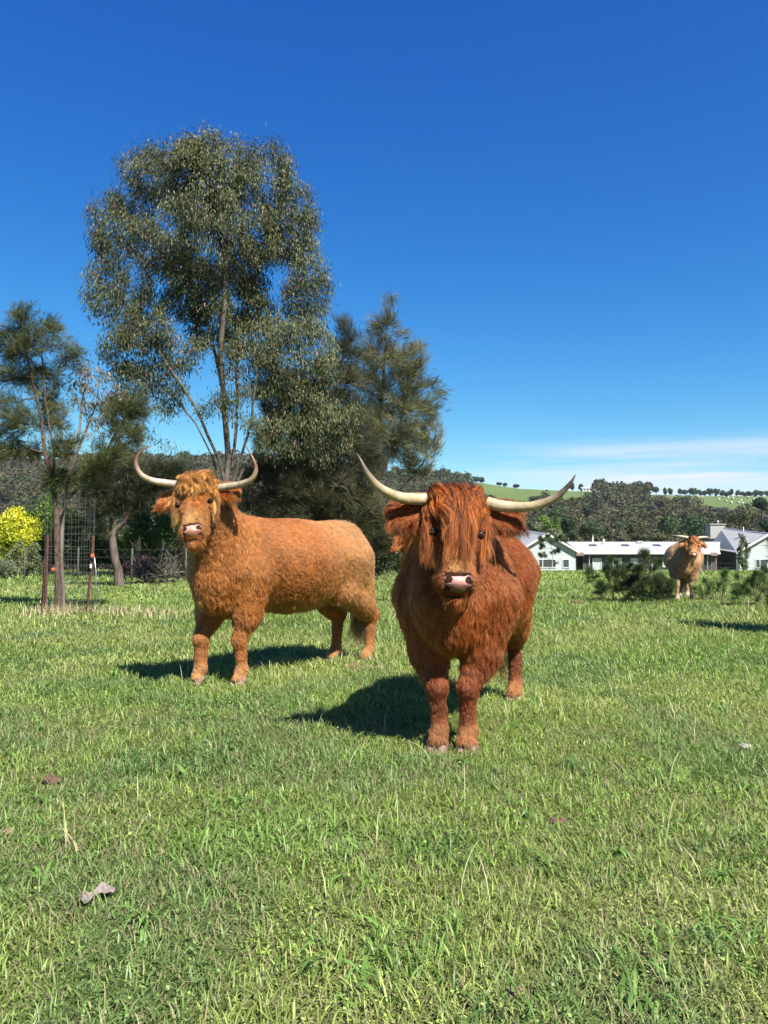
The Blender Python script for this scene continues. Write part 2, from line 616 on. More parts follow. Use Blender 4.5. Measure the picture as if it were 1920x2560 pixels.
# pale seed stalks standing above the sward
P2 = scatter(rs, 1.2, 14.0, 5.0); n = len(P2)
cS = np.array([0.42, 0.44, 0.22]) * rs.uniform(.7, 1.2, n)[:, None]
g.add(*blades(rs, np.column_stack([P2, terrain(P2[:, 0], P2[:, 1])]), rs.uniform(.10, .24, n), 0.0022 + 0.0005 * P2[:, 1], 0.15, 0.9, cS, np.array([0.62, 0.58, 0.36]) * np.ones((n, 1)), 3))
# dry bleached fan of stalks at the left, and round the tree guard
for (cx, cy, r, m_, hh) in ((at(185, 2140, 2.62).x, 2.62, .03, 16, .2), (-5.15, 12.2, .45, 420, .22), (-4.3, 12.6, .7, 380, .15), (-3.6, 12.3, .6, 220, .15)):
    q = rs.normal(0, r * .6, (m_, 2)) + (cx, cy)
    cD = np.array([0.50, 0.42, 0.24]) * rs.uniform(.6, 1.15, m_)[:, None]
    g.add(*blades(rs, np.column_stack([q, terrain(q[:, 0], q[:, 1])]), rs.uniform(.4, 1.2, m_) * hh, np.full(m_, .0025 + .0009 * cy), 0.1, 1.0, cD, cD, 2))
grass = g.build('grass', M_GRASS)
tag(grass, 'unmown green paddock grass with lush tufts and dry stalks', 'grass', kind='stuff')
print('grass verts', g.n)
del g
# ------------------------------------------------------------------ implicit bodies
class Field:
    """signed distance on a grid; smooth unions and cuts; surface by dual contouring of cell centres"""
    def __init__(self, lo, hi, h):
        self.lo = np.array(lo, float); self.h = h
        self.n = np.ceil((np.array(hi, float) - self.lo) / h).astype(int) + 1
        self.F = np.full(self.n, 0.5, np.float32)

    def _sub(self, lo, hi):
        i0 = np.clip(np.floor((np.array(lo) - self.lo) / self.h).astype(int), 0, self.n - 1)
        i1 = np.clip(np.ceil((np.array(hi) - self.lo) / self.h).astype(int) + 1, 1, self.n)
        ax = [self.lo[k] + self.h * np.arange(i0[k], i1[k]) for k in range(3)]
        G = np.stack(np.meshgrid(*ax, indexing='ij'), -1).astype(np.float32)
        return (slice(i0[0], i1[0]), slice(i0[1], i1[1]), slice(i0[2], i1[2])), G

    def _op(self, sl, d, k, cut):
        a = self.F[sl]
        if cut:
            d = -d
            h = np.clip(0.5 - 0.5 * (d - a) / k, 0, 1) if k > 0 else None
            self.F[sl] = (d * (1 - h) + a * h + k * h * (1 - h)) if k > 0 else np.maximum(a, d)
        else:
            h = np.clip(0.5 + 0.5 * (a - d) / k, 0, 1)
            self.F[sl] = a * (1 - h) + d * h - k * h * (1 - h)

    def cone(self, a, b, ra, rb, k=0.05, cut=False):
        a = np.array(a, np.float32); b = np.array(b, np.float32)
        m = max(ra, rb) + 0.12 + k
        sl, G = self._sub(np.minimum(a, b) - m, np.maximum(a, b) + m)
        ab = b - a
        t = np.clip(((G - a) @ ab) / max(float(ab @ ab), 1e-9), 0, 1)
        d = np.linalg.norm(G - a - t[..., None] * ab, axis=-1) - (ra + (rb - ra) * t)
        self._op(sl, d, k, cut); return self

    def ell(self, c, r, R=None, k=0.05, cut=False):
        c = np.array(c, np.float32); r = np.array(r, np.float32)
        m = float(r.max()) + 0.12 + k
        sl, G = self._sub(c - m, c + m)
        q = G - c
        if R is not None: q = q @ np.array(R, np.float32).T     # rows of R = own axes
        k0 = np.linalg.norm(q / r, axis=-1); k1 = np.linalg.norm(q / (r * r), axis=-1)
        d = k0 * (k0 - 1) / np.maximum(k1, 1e-6)
        self._op(sl, d.astype(np.float32), k, cut); return self

    def plane_cut(self, z):
        """remove everything below z"""
        zz = self.lo[2] + self.h * np.arange(self.n[2])
        self.F = np.maximum(self.F, (z - zz)[None, None, :].astype(np.float32))

    def bumps(self, scale, amp, seed=1):
        idx = np.argwhere(np.abs(self.F) < 0.05)
        P = self.lo + idx * self.h
        self.F[tuple(idx.T)] += ((noise(P, scale, seed, 2) - 0.5) * 2 * amp).astype(np.float32)

    def surface(self):
        F = self.F; nx, ny, nz = F.shape
        S = F < 0
        cnt = np.zeros((nx - 1, ny - 1, nz - 1), np.int8)
        for dx in (0, 1):
            for dy in (0, 1):
                for dz in (0, 1):
                    cnt += S[dx:nx - 1 + dx, dy:ny - 1 + dy, dz:nz - 1 + dz]
        act = np.argwhere((cnt > 0) & (cnt < 8))
        vid = np.full(cnt.shape, -1, np.int64); vid[tuple(act.T)] = np.arange(len(act))
        acc = np.zeros((len(act), 3)); w = np.zeros(len(act))
        cor = [(x, y, z) for x in (0, 1) for y in (0, 1) for z in (0, 1)]
        for i, a in enumerate(cor):
            for b in cor[i + 1:]:
                if sum(abs(p - q) for p, q in zip(a, b)) != 1: continue
                A = act + a; B = act + b
                fa = F[tuple(A.T)]; fb = F[tuple(B.T)]
                m = (fa < 0) != (fb < 0)
                t = np.where(m, fa / np.where(m, fa - fb, 1), 0)
                acc += np.where(m[:, None], np.array(a) + (np.array(b) - np.array(a)) * t[:, None], 0); w += m
        V = self.lo + (act + acc / w[:, None]) * self.h
        Q = []
        for ax in range(3):
            o1, o2 = [(1, 2), (2, 0), (0, 1)][ax]
            s0 = [slice(None)] * 3; s1 = [slice(None)] * 3
            s0[ax] = slice(0, -1); s1[ax] = slice(1, None)
            ch = S[tuple(s0)] != S[tuple(s1)]
            e = np.argwhere(ch)
            ok = (e[:, o1] > 0) & (e[:, o2] > 0) & (e[:, o1] < F.shape[o1] - 1) & (e[:, o2] < F.shape[o2] - 1)
            e = e[ok]
            u = np.zeros(3, int); u[o1] = 1; v = np.zeros(3, int); v[o2] = 1
            q = np.column_stack([vid[tuple((e - u - v).T)], vid[tuple((e - v).T)], vid[tuple(e.T)], vid[tuple((e - u).T)]])
            inside = S[tuple(e.T)]
            q[~inside] = q[~inside][:, ::-1]
            Q.append(q)
        return V, np.concatenate(Q)


def smooth_mesh(V, Q, it=2, lam=0.5):
    E = np.concatenate([Q[:, [0, 1]], Q[:, [1, 2]], Q[:, [2, 3]], Q[:, [3, 0]]])
    E = np.concatenate([E, E[:, ::-1]])
    deg = np.bincount(E[:, 0], minlength=len(V))
    for _ in range(it):
        s = np.column_stack([np.bincount(E[:, 0], weights=V[E[:, 1], k], minlength=len(V)) for k in range(3)])
        V = V * (1 - lam) + lam * s / deg[:, None]
    return V


def vnormals(V, Q):
    n = np.cross(V[Q[:, 2]] - V[Q[:, 0]], V[Q[:, 3]] - V[Q[:, 1]])
    N = np.zeros_like(V)
    for k in range(4):
        for c in range(3):
            N[:, c] += np.bincount(Q[:, k], weights=n[:, c], minlength=len(V))
    return unit(N), np.linalg.norm(n, axis=1) * 0.5


def sample_surface(rs, V, Q, N, area, n, wfun=None):
    w = area.copy()
    if wfun is not None:
        cen = V[Q].mean(1); w = w * wfun(cen, unit(N[Q].mean(1)))
    f = rs.choice(len(Q), n, p=w / w.sum())
    u, v = rs.rand(n, 1), rs.rand(n, 1)
    q = Q[f]
    def lerp(A):
        return (A[q[:, 0]] * (1 - u) + A[q[:, 1]] * u) * (1 - v) + (A[q[:, 3]] * (1 - u) + A[q[:, 2]] * u) * v
    return lerp(V), unit(lerp(N))


def hair_object(name, P, rad, col, m, parent):
    """P (n, k, 3) strands; rad (k,) or (n,k); col (n,3)"""
    n, k, _ = P.shape
    hc = bpy.data.hair_curves.new(name)
    hc.add_curves([k] * n)
    hc.points.foreach_set('position', np.ascontiguousarray(P, np.float32).ravel())
    R = np.broadcast_to(np.asarray(rad, np.float32), (n, k)).astype(np.float32)
    ra = hc.attributes.get('radius') or hc.attributes.new('radius', 'FLOAT', 'POINT')
    ra.data.foreach_set('value', np.ascontiguousarray(R).ravel())
    ca = hc.attributes.new('col', 'FLOAT_COLOR', 'CURVE')
    ca.data.foreach_set('color', np.column_stack([col * ALB, np.ones(n)]).astype(np.float32).ravel())
    hc.materials.append(m)
    o = bpy.data.objects.new(name, hc); COL.objects.link(o)
    if parent: o.parent = parent
    return o


def fur_material(name):
    t = NT(name)
    c = t.attr('col')
    t.n.remove(t.b)
    h = t.node('ShaderNodeBsdfHairPrincipled', parametrization='COLOR')
    h.model = 'CHIANG'
    t.l.new(c, h.inputs['Color'])
    h.inputs['Roughness'].default_value = 0.42
    h.inputs['Radial Roughness'].default_value = 0.55
    h.inputs['Random Roughness'].default_value = 0.2
    h.inputs['IOR'].default_value = 1.45
    d = t.node('ShaderNodeBsdfDiffuse'); t.l.new(c, d.inputs['Color'])
    mx = t.node('ShaderNodeMixShader'); mx.inputs[0].default_value = 0.45
    t.l.new(h.outputs[0], mx.inputs[1]); t.l.new(d.outputs[0], mx.inputs[2])
    t.l.new(mx.outputs[0], t.out.inputs[0])
    return t.m


def strands(rs, R, N, flow, L, lift, k=6, grav=0.25, wave=0.12, clump=0.55, nclump=None, spread=0.25, cl_i=None):
    """grow combed, clumped strands from roots R"""
    n = len(R)
    nc = nclump or max(8, n // 22)
    idx = rs.choice(n, nc, replace=False)
    from mathutils.kdtree import KDTree
    kd = KDTree(nc)
    for j, i in enumerate(idx): kd.insert(R[i].tolist(), j)
    kd.balance()
    own = np.array([kd.find(p)[1] for p in R.tolist()])

    def grow(R, N, flow, L, lift, jit):
        P = [R]; pos = R.copy(); dv = jit
        for s in range(1, k):
            f = s / (k - 1)
            d = unit(N * (lift * (1 - 0.55 * f))[:, None] + flow + dv + np.array([0, 0, -grav * f]))
            pos = pos + d * (L / (k - 1))[:, None]
            P.append(pos)
        return np.stack(P, 1)
    cj = rs.normal(0, spread, (nc, 3))
    G = grow(R[idx], N[idx], flow[idx], L[idx] * rs.uniform(.8, 1.25, nc), lift[idx], cj)
    Sx = grow(R, N, flow, L * rs.uniform(.7, 1.15, n), lift, cj[own] * 0.6 + rs.normal(0, spread * .7, (n, 3)))
    t = np.linspace(0, 1, k)[None, :, None]
    w = (clump if cl_i is None else cl_i[:, None, None]) * t ** 0.9 * rs.uniform(.3, 1.0, n)[:, None, None]
    off = (R - R[idx][own])[:, None, :]
    out = Sx * (1 - w) + (G[own] + off * 0.35 * (1 - .6 * t)) * w
    ph = rs.uniform(0, 6.28, nc)[own][:, None, None] + rs.normal(0, .5, n)[:, None, None]
    side = unit(np.cross(N, flow + 1e-4))[:, None, :]
    out = out + side * np.sin(ph + t * rs.uniform(3, 7, nc)[own][:, None, None]) * (L * wave)[:, None, None] * t
    return out


M_FUR = fur_material('cattle_hair')
tt = NT('hide_under_coat'); tt.pbr(tt.attr('col'), 0.9, 0, 0.1); M_HIDE = tt.m
tt = NT('horn_keratin')
hn = tt.tex(22, 5, 0.6); hn2 = tt.tex(70, 3, 0.5)
hc_ = tt.mix(1.0, tt.attr('col'), tt.ramp(hn, [(0.3, 0.72), (0.65, 1.12)]), 'MULTIPLY')
tt.pbr(hc_, 0.42, 0, 0.5); tt.bump(hn2, 0.35, 0.004); M_HORN = tt.m
tt = NT('bare_muzzle_skin')
hn = tt.tex(160, 3, 0.6, kind='ShaderNodeTexVoronoi', out='Distance')
tt.pbr(tt.attr('col'), 0.28, 0, 0.5); tt.bump(hn, 0.5, 0.003)
tt.b.inputs['Subsurface Weight'].default_value = 0.0
M_NOSE = tt.m
tt = NT('hoof_horn'); hn = tt.tex(30, 5, 0.6, vscale=(1, 1, 3))
tt.pbr(tt.ramp(hn, [(0.3, (0.07, 0.045, 0.032)), (0.7, (0.20, 0.135, 0.095))]), 0.7, 0, 0.3); tt.bump(hn, .4, .004); M_HOOF = tt.m
tt = NT('wet_eye'); tt.pbr((0.010, 0.006, 0.004), 0.30, 0, 0.25); M_EYE = tt.m
M_LID = simple('eyelid_skin', (0.028, 0.012, 0.009), 0.7, .2, 40)


def catmull(P, n):
    P = np.array(P, float); P = np.vstack([2 * P[0] - P[1], P, 2 * P[-1] - P[-2]])
    m = len(P) - 3; out = []
    for u in np.linspace(0, m - 1e-6, n):
        i = int(u); t = u - i
        a, b, c, d = P[i:i + 4]
        out.append(0.5 * ((2 * b) + (c - a) * t + (2 * a - 5 * b + 4 * c - d) * t * t + (3 * b - a - 3 * c + d) * t ** 3))
    return np.array(out)


def tube_np(P, rad, sides=14):
    n = len(P)
    d = unit(np.gradient(P, axis=0))
    ref = np.array([0.1, 0.9, 0.3]); ref = ref / np.linalg.norm(ref)
    a = unit(np.cross(d, ref)); b = np.cross(d, a)
    th = np.linspace(0, 2 * np.pi, sides, endpoint=False)
    V = P[:, None, :] + (a[:, None, :] * np.cos(th)[None, :, None] + b[:, None, :] * np.sin(th)[None, :, None]) * np.asarray(rad)[:, None, None]
    i, j = np.meshgrid(np.arange(n - 1), np.arange(sides), indexing='ij')
    q = np.column_stack([(i * sides + j).ravel(), (i * sides + (j + 1) % sides).ravel(), ((i + 1) * sides + (j + 1) % sides).ravel(), ((i + 1) * sides + j).ravel()])
    return V.reshape(-1, 3), q


def cow(name, label, psi, feet, poll, nose, lateral, horns, horn_r, pal, nfur, s=1.0, seed=1, h=0.0115, ear_drop=(0.0, 0.0),
        forelock=(0.24, 900), rad=0.0009, fat=1.0, chin_k=1.0, tailside=0.0, group='shaggy cattle standing in the paddock', earlen=1.0):
    """feet: world xy of front-left-in-picture, front-right, rear-left, rear-right; the rest world points.  Everything
    is modelled in the animal's own frame: it faces local -Y."""
    rs = np.random.RandomState(seed)
    c_, s_ = math.cos(psi), math.sin(psi)
    o2 = (np.array(feet[0]) + np.array(feet[1])) / 2
    gz = min(tz(*f) for f in feet)
    org = np.array([o2[0], o2[1], gz])

    def L_(p):
        p = np.array(p, float)
        if len(p) == 2: p = np.array([p[0], p[1], tz(*p)])
        q = p - org
        return np.array([q[0] * c_ - q[1] * s_, q[0] * s_ + q[1] * c_, q[2]])
    root = empty(name, org, -psi)
    tag(root, label, 'highland cow' if not pal.get('cat') else pal['cat'], group)
    ft = [L_(f) for f in feet]
    pl, nz = L_(poll), L_(nose)
    zd = unit(nz - pl); hs = float(np.linalg.norm(nz - pl)) / 0.455
    lat = np.array(lateral, float); lat = np.array([lat[0] * c_ - lat[1] * s_, lat[0] * s_ + lat[1] * c_, lat[2]])
    xd = unit(lat - zd * (lat @ zd)); yd = np.cross(zd, xd)
    HR = np.array([xd, yd, zd])

    def H(a, b, c): return pl + (xd * a + yd * b + zd * c) * hs
    yr = (ft[2][1] + ft[3][1]) / 2 / s           # hind feet distance in unit animal
    xr = (ft[2][0] + ft[3][0]) / 2 / s
    q = yr / 1.42
    def T(x, y, z): return np.array([x + xr * y / yr * 0.9, y * q, z]) * s
    F = Field((min(-.62, pl[0] - .42, pl[0] - .42), min(pl[1], nz[1]) - .35, -.03), (max(.62, pl[0] + .42), yr * s + .45, max(1.42 * s, pl[2] + .2)), h)
    f = fat
    for c, r, k in (((0, .22, .905), (.27 * f, .34, .305), .05), ((0, .70, .858), (.36 * f, .55, .352), .10), ((0, 1.17, .90), (.275, .36, .30), .08),
                    ((0, .0, .80), (.20, .235, .24), .08), ((0, 1.30, .93), (.21, .24, .22), .06)):
        F.ell(T(*c), np.array(r) * s * np.array([1, q, 1]), None, k * s)
    F.cone(T(0, .12, 1.13), T(0, 1.34, 1.10), .075 * s, .085 * s, .12 * s)
    nb = H(0, -.10, .04)
    F.cone(T(0, .10, .98), nb, .225 * s, .125 * hs, .10 * s)
    F.cone(T(0, -.03, .84), H(0, -.15, .16), .165 * s, .095 * hs, .09 * s)
    F.cone(T(0, -.06, .645), T(0, .28, .64), .105 * s, .14 * s, .08 * s)
    F.ell(T(-.17, .16, .86), np.array([.13, .20, .24]) * s, None, .06 * s); F.ell(T(.17, .16, .86), np.array([.13, .20, .24]) * s, None, .06 * s)
    # head
    F.ell(H(0, -.075, .08), np.array([.118, .105, .13]) * hs, HR, .04)
    F.ell(H(0, -.03, .005), np.array([.105, .075, .06]) * hs, HR, .05)
    for sx in (-1, 1):
        F.ell(H(sx * .090, -.028, .195), np.array([.042, .042, .05]) * hs, HR, .03)
        F.ell(H(sx * .075, -.11, .20), np.array([.045, .07, .09]) * hs, HR, .04)
    F.cone(H(0, -.055, .12), H(0, -.035, .36), .104 * hs, .074 * hs, .03)
    F.cone(H(0, -.13, .16), H(0, -.085, .38), .085 * hs, .055 * hs, .05)
    F.ell(H(0, -.048, .422), np.array([.099, .079, .072]) * hs, HR, .03)
    F.ell(H(0, -.075, .492), np.array([.064, .052, .033]) * hs, HR, .02)          # chin
    F.ell(H(0, -.005, .500), np.array([.080, .050, .0055]) * hs, HR, .008, True)     # mouth slit
    # eye sockets
    for sx in (-1, 1):
        F.ell(H(sx * .111, .006, .20), np.array([.020, .020, .017]) * hs, HR, .012, True)
    # ears: cupped leaves held out sideways
    ears = []
    for sx, dr in zip((-1, 1), ear_drop):
        e0 = H(sx * .105, -.045, .055); el = .185 * hs * earlen
        ax = unit(xd * sx + zd * (.10 + dr) - yd * .12)
        wz = unit(zd - ax * (zd @ ax)); oy = np.cross(wz, ax) * (1 if sx > 0 else -1)
        if oy @ yd < 0: oy = -oy
        oy = unit(oy)
        R = np.array([ax, oy, wz]); cc = e0 + ax * el * .52
        F.cone(e0 - ax * .02, e0 + ax * .05, .035 * hs, .035 * hs, .03)
        F.ell(cc, (el * .54, .027 * hs, .078 * hs), R, .015)
        F.ell(cc + oy * .028 * hs, (el * .46, .032 * hs, .060 * hs), R, .008, True)
        ears.append((cc, R, el, sx))
    # legs
    def leg(fp, sx, front):
        fx, fy = fp[0], fp[1]
        if front:
            A = T(sx * .19, .10, .80); B = np.array([fx * .45 + sx * .19 * s * .55, fy * .4 + .07 * s, .53 * s]); K = np.array([fx * .92 + sx * .03 * s * .3, fy * .85 - .005, .335 * s])
            F.cone(A, B, .15 * s, .098 * s, .07 * s)
            F.cone(B, K, .084 * s, .054 * s, .05 * s)
            F.ell(K + np.array([0, -.004, 0]), np.array([.045, .050, .055]) * s, None, .03)
            ft_ = np.array([fx, fy + .005, .125 * s])
            F.cone(K, ft_, .046 * s, .038 * s, .025)
        else:
            A = T(sx * .15, 1.17, .88); B = T(sx * .165, 1.14, .66); B[0] = B[0] * .7 + fx * .3
            K = np.array([fx * .95, fy + .055 * s, .42 * s])
            F.cone(A, B, .20 * s, .125 * s, .08 * s)
            F.cone(T(sx * .12, 1.30, .90), B * .25 + K * .75 + np.array([0, -.005, .03]), .185 * s, .10 * s, .08 * s)
            F.cone(B, K, .13 * s, .072 * s, .05 * s)
            F.ell(K + np.array([0, .012, 0]) * s, np.array([.045, .058, .065]) * s, None, .03)
            ft_ = np.array([fx, fy + .035 * s, .125 * s])
            F.cone(K, ft_, .048 * s, .038 * s, .025)
        F.ell(ft_, np.array([.041, .043, .04]) * s, None, .02)
        F.cone(ft_, np.array([fx, fy - .022 * s, .070]), .036 * s, .042 * s, .02)
        F.ell(np.array([fx, fy - .022 * s, .062]), np.array([.048, .047, .02]) * s, None, .012)
    leg(ft[0], -1, True); leg(ft[1], 1, True); leg(ft[2], -1, False); leg(ft[3], 1, False)
    tb = T(tailside * .3, 1.52, 1.06)
    tail = [T(0, 1.36, 1.14), T(tailside * .2, 1.50, 1.05), T(tailside * .7, 1.53, .80), T(tailside, 1.52, .55)]
    for a, b, r1, r2 in zip(tail, tail[1:], (.045, .032, .028), (.034, .028, .022)):
        F.cone(a, b, r1 * s, r2 * s, .03)
    F.bumps(5.0, .010, seed); F.bumps(16, .002, seed + 3)
    F.F[:, :, :max(1, int(.035 / h))] = np.maximum(F.F[:, :, :max(1, int(.035 / h))], .02)
    V, Q = F.surface()
    V = smooth_mesh(V, Q, 1, .5)
    N, area = vnormals(V, Q)

    def head_co(P): return ((P - pl) @ HR.T) / hs
    def colours(P, Nn):
        """coat colour of the animal at surface points"""
        u = P / s
        nn = noise(P, 3.2, seed, 3)[:, None]; n2 = noise(P, 11, seed + 5, 2)[:, None]
        c = pal['body'] * np.ones((len(P), 1))
        c = c * (1 - pal['rump_k'] * sstep(.5, 1.45, u[:, 1] / q)[:, None]) + pal['rump'] * pal['rump_k'] * sstep(.5, 1.45, u[:, 1] / q)[:, None]
        k = (sstep(.62, .45, u[:, 2]) * sstep(.1, .3, u[:, 1]) * sstep(1.25, 1.0, u[:, 1]))[:, None] if False else 0
        legk = 1 - sstep(.38, .58, u[:, 2])[:, None]
        c = c * (1 - legk) + pal['leg'] * legk
        fk = 1 - sstep(.10, .22, u[:, 2])[:, None]
        c = c * (1 - fk) + pal['foot'] * fk
        hc = head_co(P)
        hk = (sstep(.30, .2, np.linalg.norm(hc - np.array([0, -.05, .2]), axis=1)))[:, None]
        c = c * (1 - hk) + pal['head'] * hk
        bk = (np.exp(-((hc[:, 0] / .06) ** 2 + ((hc[:, 2] - .36) / .07) ** 2)) * (hc[:, 1] > -.05) * (hc[:, 2] < .5))[:, None]
        c = c * (1 - bk) + pal['bridge'] * bk
        return c * (0.50 + 0.72 * nn + 0.30 * n2)
    bc = colours(V, N)
    hcv = head_co(V)
    # mouth line and eye rims are dark skin
    dark = np.zeros(len(V))
    for sx in (-1, 1):
        dark = np.maximum(dark, sstep(.030, .020, np.linalg.norm(hcv - np.array([sx * .107, .004, .20]), axis=1)))
    padm = (np.abs(hcv[:, 0]) < .066) & (hcv[:, 1] > -.055) & (hcv[:, 2] > .398) & (hcv[:, 2] < .475)
    dark = np.maximum(dark, padm)
    dark = np.maximum(dark, (hcv[:, 2] > .494) & (hcv[:, 2] < .506) & (np.abs(hcv[:, 0]) < .07) & (hcv[:, 1] > -.06))
    bcc = bc * 0.55 * (1 - dark[:, None]) + np.array([.035, .015, .01]) * dark[:, None]
    body = mesh('body', V, Q, M_HIDE, root, True, {'col': bcc})

    # ---- coat
    cam_l = L_((0, 0, 1.0))

    def weight(P, Nn):
        view = unit(cam_l - P); f_ = (Nn * view).sum(1)
        w = np.where(f_ > -.25, 1.0, .38)
        hc = head_co(P)
        head = np.linalg.norm(hc - np.array([0, -.05, .22]), axis=1) < .28
        w = w * np.where(head, 2.6, 1.0) * np.where(P[:, 2] < .5 * s, 1.7, 1.0)
        pad = (np.abs(hc[:, 0]) < .060) & (hc[:, 1] > -.055) & (hc[:, 2] > .398) & (hc[:, 2] < .497)
        w[pad] = 0
        w[(np.abs(hc[:, 2] + .8 * hc[:, 0] ** 2 - .500) < .007) & (np.abs(hc[:, 0]) < .078) & (hc[:, 1] > -.055)] = 0
        for sx in (-1, 1):
            w[np.linalg.norm(hc - np.array([sx * .113, .010, .20]), axis=1) < .028] = 0
        w[P[:, 2] < .062] = 0
        return w
    R_, N_ = sample_surface(rs, V, Q, N, area, nfur, weight)
    u = R_ / s; hc = head_co(R_)
    nv = noise(R_, 4.0, seed + 9, 2)
    fl = np.tile(np.array([0, .55, -.75]), (nfur, 1))                      # flank: back and down
    fl[:, 0] += (noise(R_, 2.5, seed + 2, 2) - .5) * 1.1
    fl[:, 1] += (noise(R_, 2.1, seed + 4, 2) - .5) * 1.0
    L = np.full(nfur, .034); lift = np.full(nfur, .30 * pal.get('lift', 1.0)); cl = np.full(nfur, .22 * pal.get('clump', 1.0))
    top = sstep(1.05, 1.2, u[:, 2]) * (u[:, 1] > .1); lift += .5 * top * sstep(.9, 1.3, u[:, 1]); L += .028 * top * sstep(.95, 1.35, u[:, 1])
    chest = (u[:, 1] < .15) & (u[:, 2] > .4)
    fl[chest] = np.array([0, .15, -1.0]) + np.column_stack([(nv[chest] - .5) * 1.2, np.zeros(chest.sum()), np.zeros(chest.sum())])
    L[chest] = .048; cl[chest] = .42 * pal.get('clump', 1.0)
    bel = (u[:, 2] < .58) & (u[:, 1] > .0) & (u[:, 1] < 1.05 * q) & (N_[:, 2] < .1)
    L[bel] = .060; cl[bel] = .42; fl[bel] = (0, .15, -1.2)
    legm = (u[:, 2] < .40)
    fl[legm] = (0, .1, -1); L[legm] = .020; lift[legm] = .35
    tr_ = (u[:, 2] < .64) & ~bel & ~legm | (legm & ~bel)
    L[tr_] = .020 + (np.maximum(L[tr_], .045) - .020) * sstep(.28, .64, u[tr_, 2])
    foot = u[:, 2] < .13; L[foot] = .022; lift[foot] = .6
    hm_ = (np.linalg.norm(hc - np.array([0, -.06, .20]), axis=1) < .31) & (u[:, 2] > .6)
    # face hair runs down the face and out to the cheeks
    fd = zd[None, :] * 1.0 + xd[None, :] * (np.sign(hc[:, :1]) * .35 + hc[:, :1] * 3.0) - yd[None, :] * .2
    low = sstep(.27, .38, hc[:, 2])[:, None]
    fd = fd * (1 - low) + low * (zd[None, :] * .3 + xd[None, :] * hc[:, :1] * 9.0 - yd * .1)
    fl[hm_] = unit(fd[hm_]); L[hm_] = .030; lift[hm_] = .55
    br = hm_ & (hc[:, 1] > -.03) & (hc[:, 2] > .2); L[br] = .018; lift[br] = .4
    jaw = hm_ & (hc[:, 1] < -.12); L[jaw] = .032; fl[jaw] = (0, .2, -1)
    muz = hm_ & (hc[:, 2] > .40) & (hc[:, 1] > -.09); L[muz] = .017; lift[muz] = .6
    eye_n = hm_ & (np.minimum(np.linalg.norm(hc - np.array([.112, .008, .20]), axis=1), np.linalg.norm(hc - np.array([-.112, .008, .20]), axis=1)) < .05)
    L[eye_n] = .009
    for cc, R, el, sx in ears:
        lc = (R_ - cc) @ R.T
        e = (np.abs(lc[:, 0]) < el * .62) & (np.abs(lc[:, 1]) < .06) & (np.abs(lc[:, 2]) < .09)
        if e.sum() == 0: continue
        rim = np.abs(lc[:, 2]) / (.06 * hs) + np.maximum(0, lc[:, 0] / el)
        fe = R[0][None, :] * .8 + R[2][None, :] * (lc[:, 2:3] * 12) + np.array([0, 0, -.55])
        fl[e] = unit(fe[e]); L[e] = .022 + .035 * np.clip(rim[e] - .3, 0, 1); lift[e] = .35
        inner = e & (np.abs(lc[:, 2]) < .035) & (lc[:, 1] > -.005) & (np.abs(lc[:, 0]) < el * .35)
        L[inner] = .009
    fl = fl - N_ * (fl * N_).sum(1, keepdims=True) * .8
    fl = unit(fl)
    L = L * s * rs.uniform(.65, 1.25, nfur) * (.75 + .5 * nv) * pal.get('fur_len', 1.0)
    P = strands(rs, R_, N_, fl, L, lift, 6, .25, .10, .6, nclump=nfur // 30, spread=.22, cl_i=cl)
    streak = noise(R_ * np.array([1, 1, .35]), 34, seed + 21, 2)
    col = colours(R_, N_) * (rs.uniform(.55, 1.5, nfur) * (.62 + .76 * streak))[:, None]
    tips = rs.rand(nfur) < .16
    col[tips] = col[tips] * .5 + pal['sun'] * .5
    col = np.clip(col, .005, .9)
    prof = np.array([1.0, .95, .85, .7, .5, .15])
    hair_object('coat', P, prof * rad * s, col, M_FUR, root)

    # ---- forelock: locks falling from the poll over the brow
    fl_len, nlock = forelock
    segs = []; cols = []
    k = 9; t = np.linspace(0, 1, k)[:, None]
    mess = pal.get('mess', 1.0)
    for j in range(nlock):
        side_lock = rs.rand() < .16
        if side_lock:
            sg = rs.choice([-1, 1])
            x0 = sg * rs.uniform(.105, .125); z0 = rs.uniform(.02, .08); y0 = rs.uniform(-.05, -.02)
            ln = rs.uniform(.10, .30) * pal.get('side_len', 1.0)
            x1 = x0 + sg * rs.uniform(.0, .035); y1 = rs.uniform(-.06, -.01)
        else:
            x0 = rs.uniform(-.122, .122); z0 = rs.uniform(-.050, .09)
            y0 = .02 - 2.2 * max(0, -z0) - 2.4 * x0 * x0
            x1 = x0 * rs.uniform(.7, 1.5) + rs.normal(0, .034 * mess)
            ln = fl_len * (.28 + .9 * rs.rand() ** 1.35) * max(.42, 1.22 - 6.0 * abs(x0))
            if .066 < abs(x1) < .130 and z0 + ln > .155 and rs.rand() < pal.get('eye_gap', .8):
                ln = max(.03, .155 - z0) * rs.uniform(.7, 1.05)
            y1 = .062 - 6 * max(0, abs(x1) - .07) ** 1.3 + rs.uniform(-.008, .022) * mess
        p0 = H(x0, y0, z0)
        z1 = z0 + ln
        p1 = H(x1, y1, z1)
        pm = H((x0 + x1) * .56, max(y0, y1) + .018 + rs.uniform(0, .022) * mess, z0 + ln * .22 - .028)
        ax = (1 - t) ** 2 * p0 + 2 * t * (1 - t) * pm + t * t * p1
        ph = rs.uniform(0, 6.28); wv = (rs.uniform(.003, .012) if rs.rand() < .6 else rs.uniform(.012, .026)) * mess
        ax = ax + xd * np.sin(ph + t * rs.uniform(4, 9)) * wv * t + yd * np.cos(ph + t * 6) * wv * .6 * t
        m_ = rs.randint(10, 24)
        off = rs.normal(0, .010 * hs, (m_, 1, 3)); sp = rs.uniform(.15, .7) 
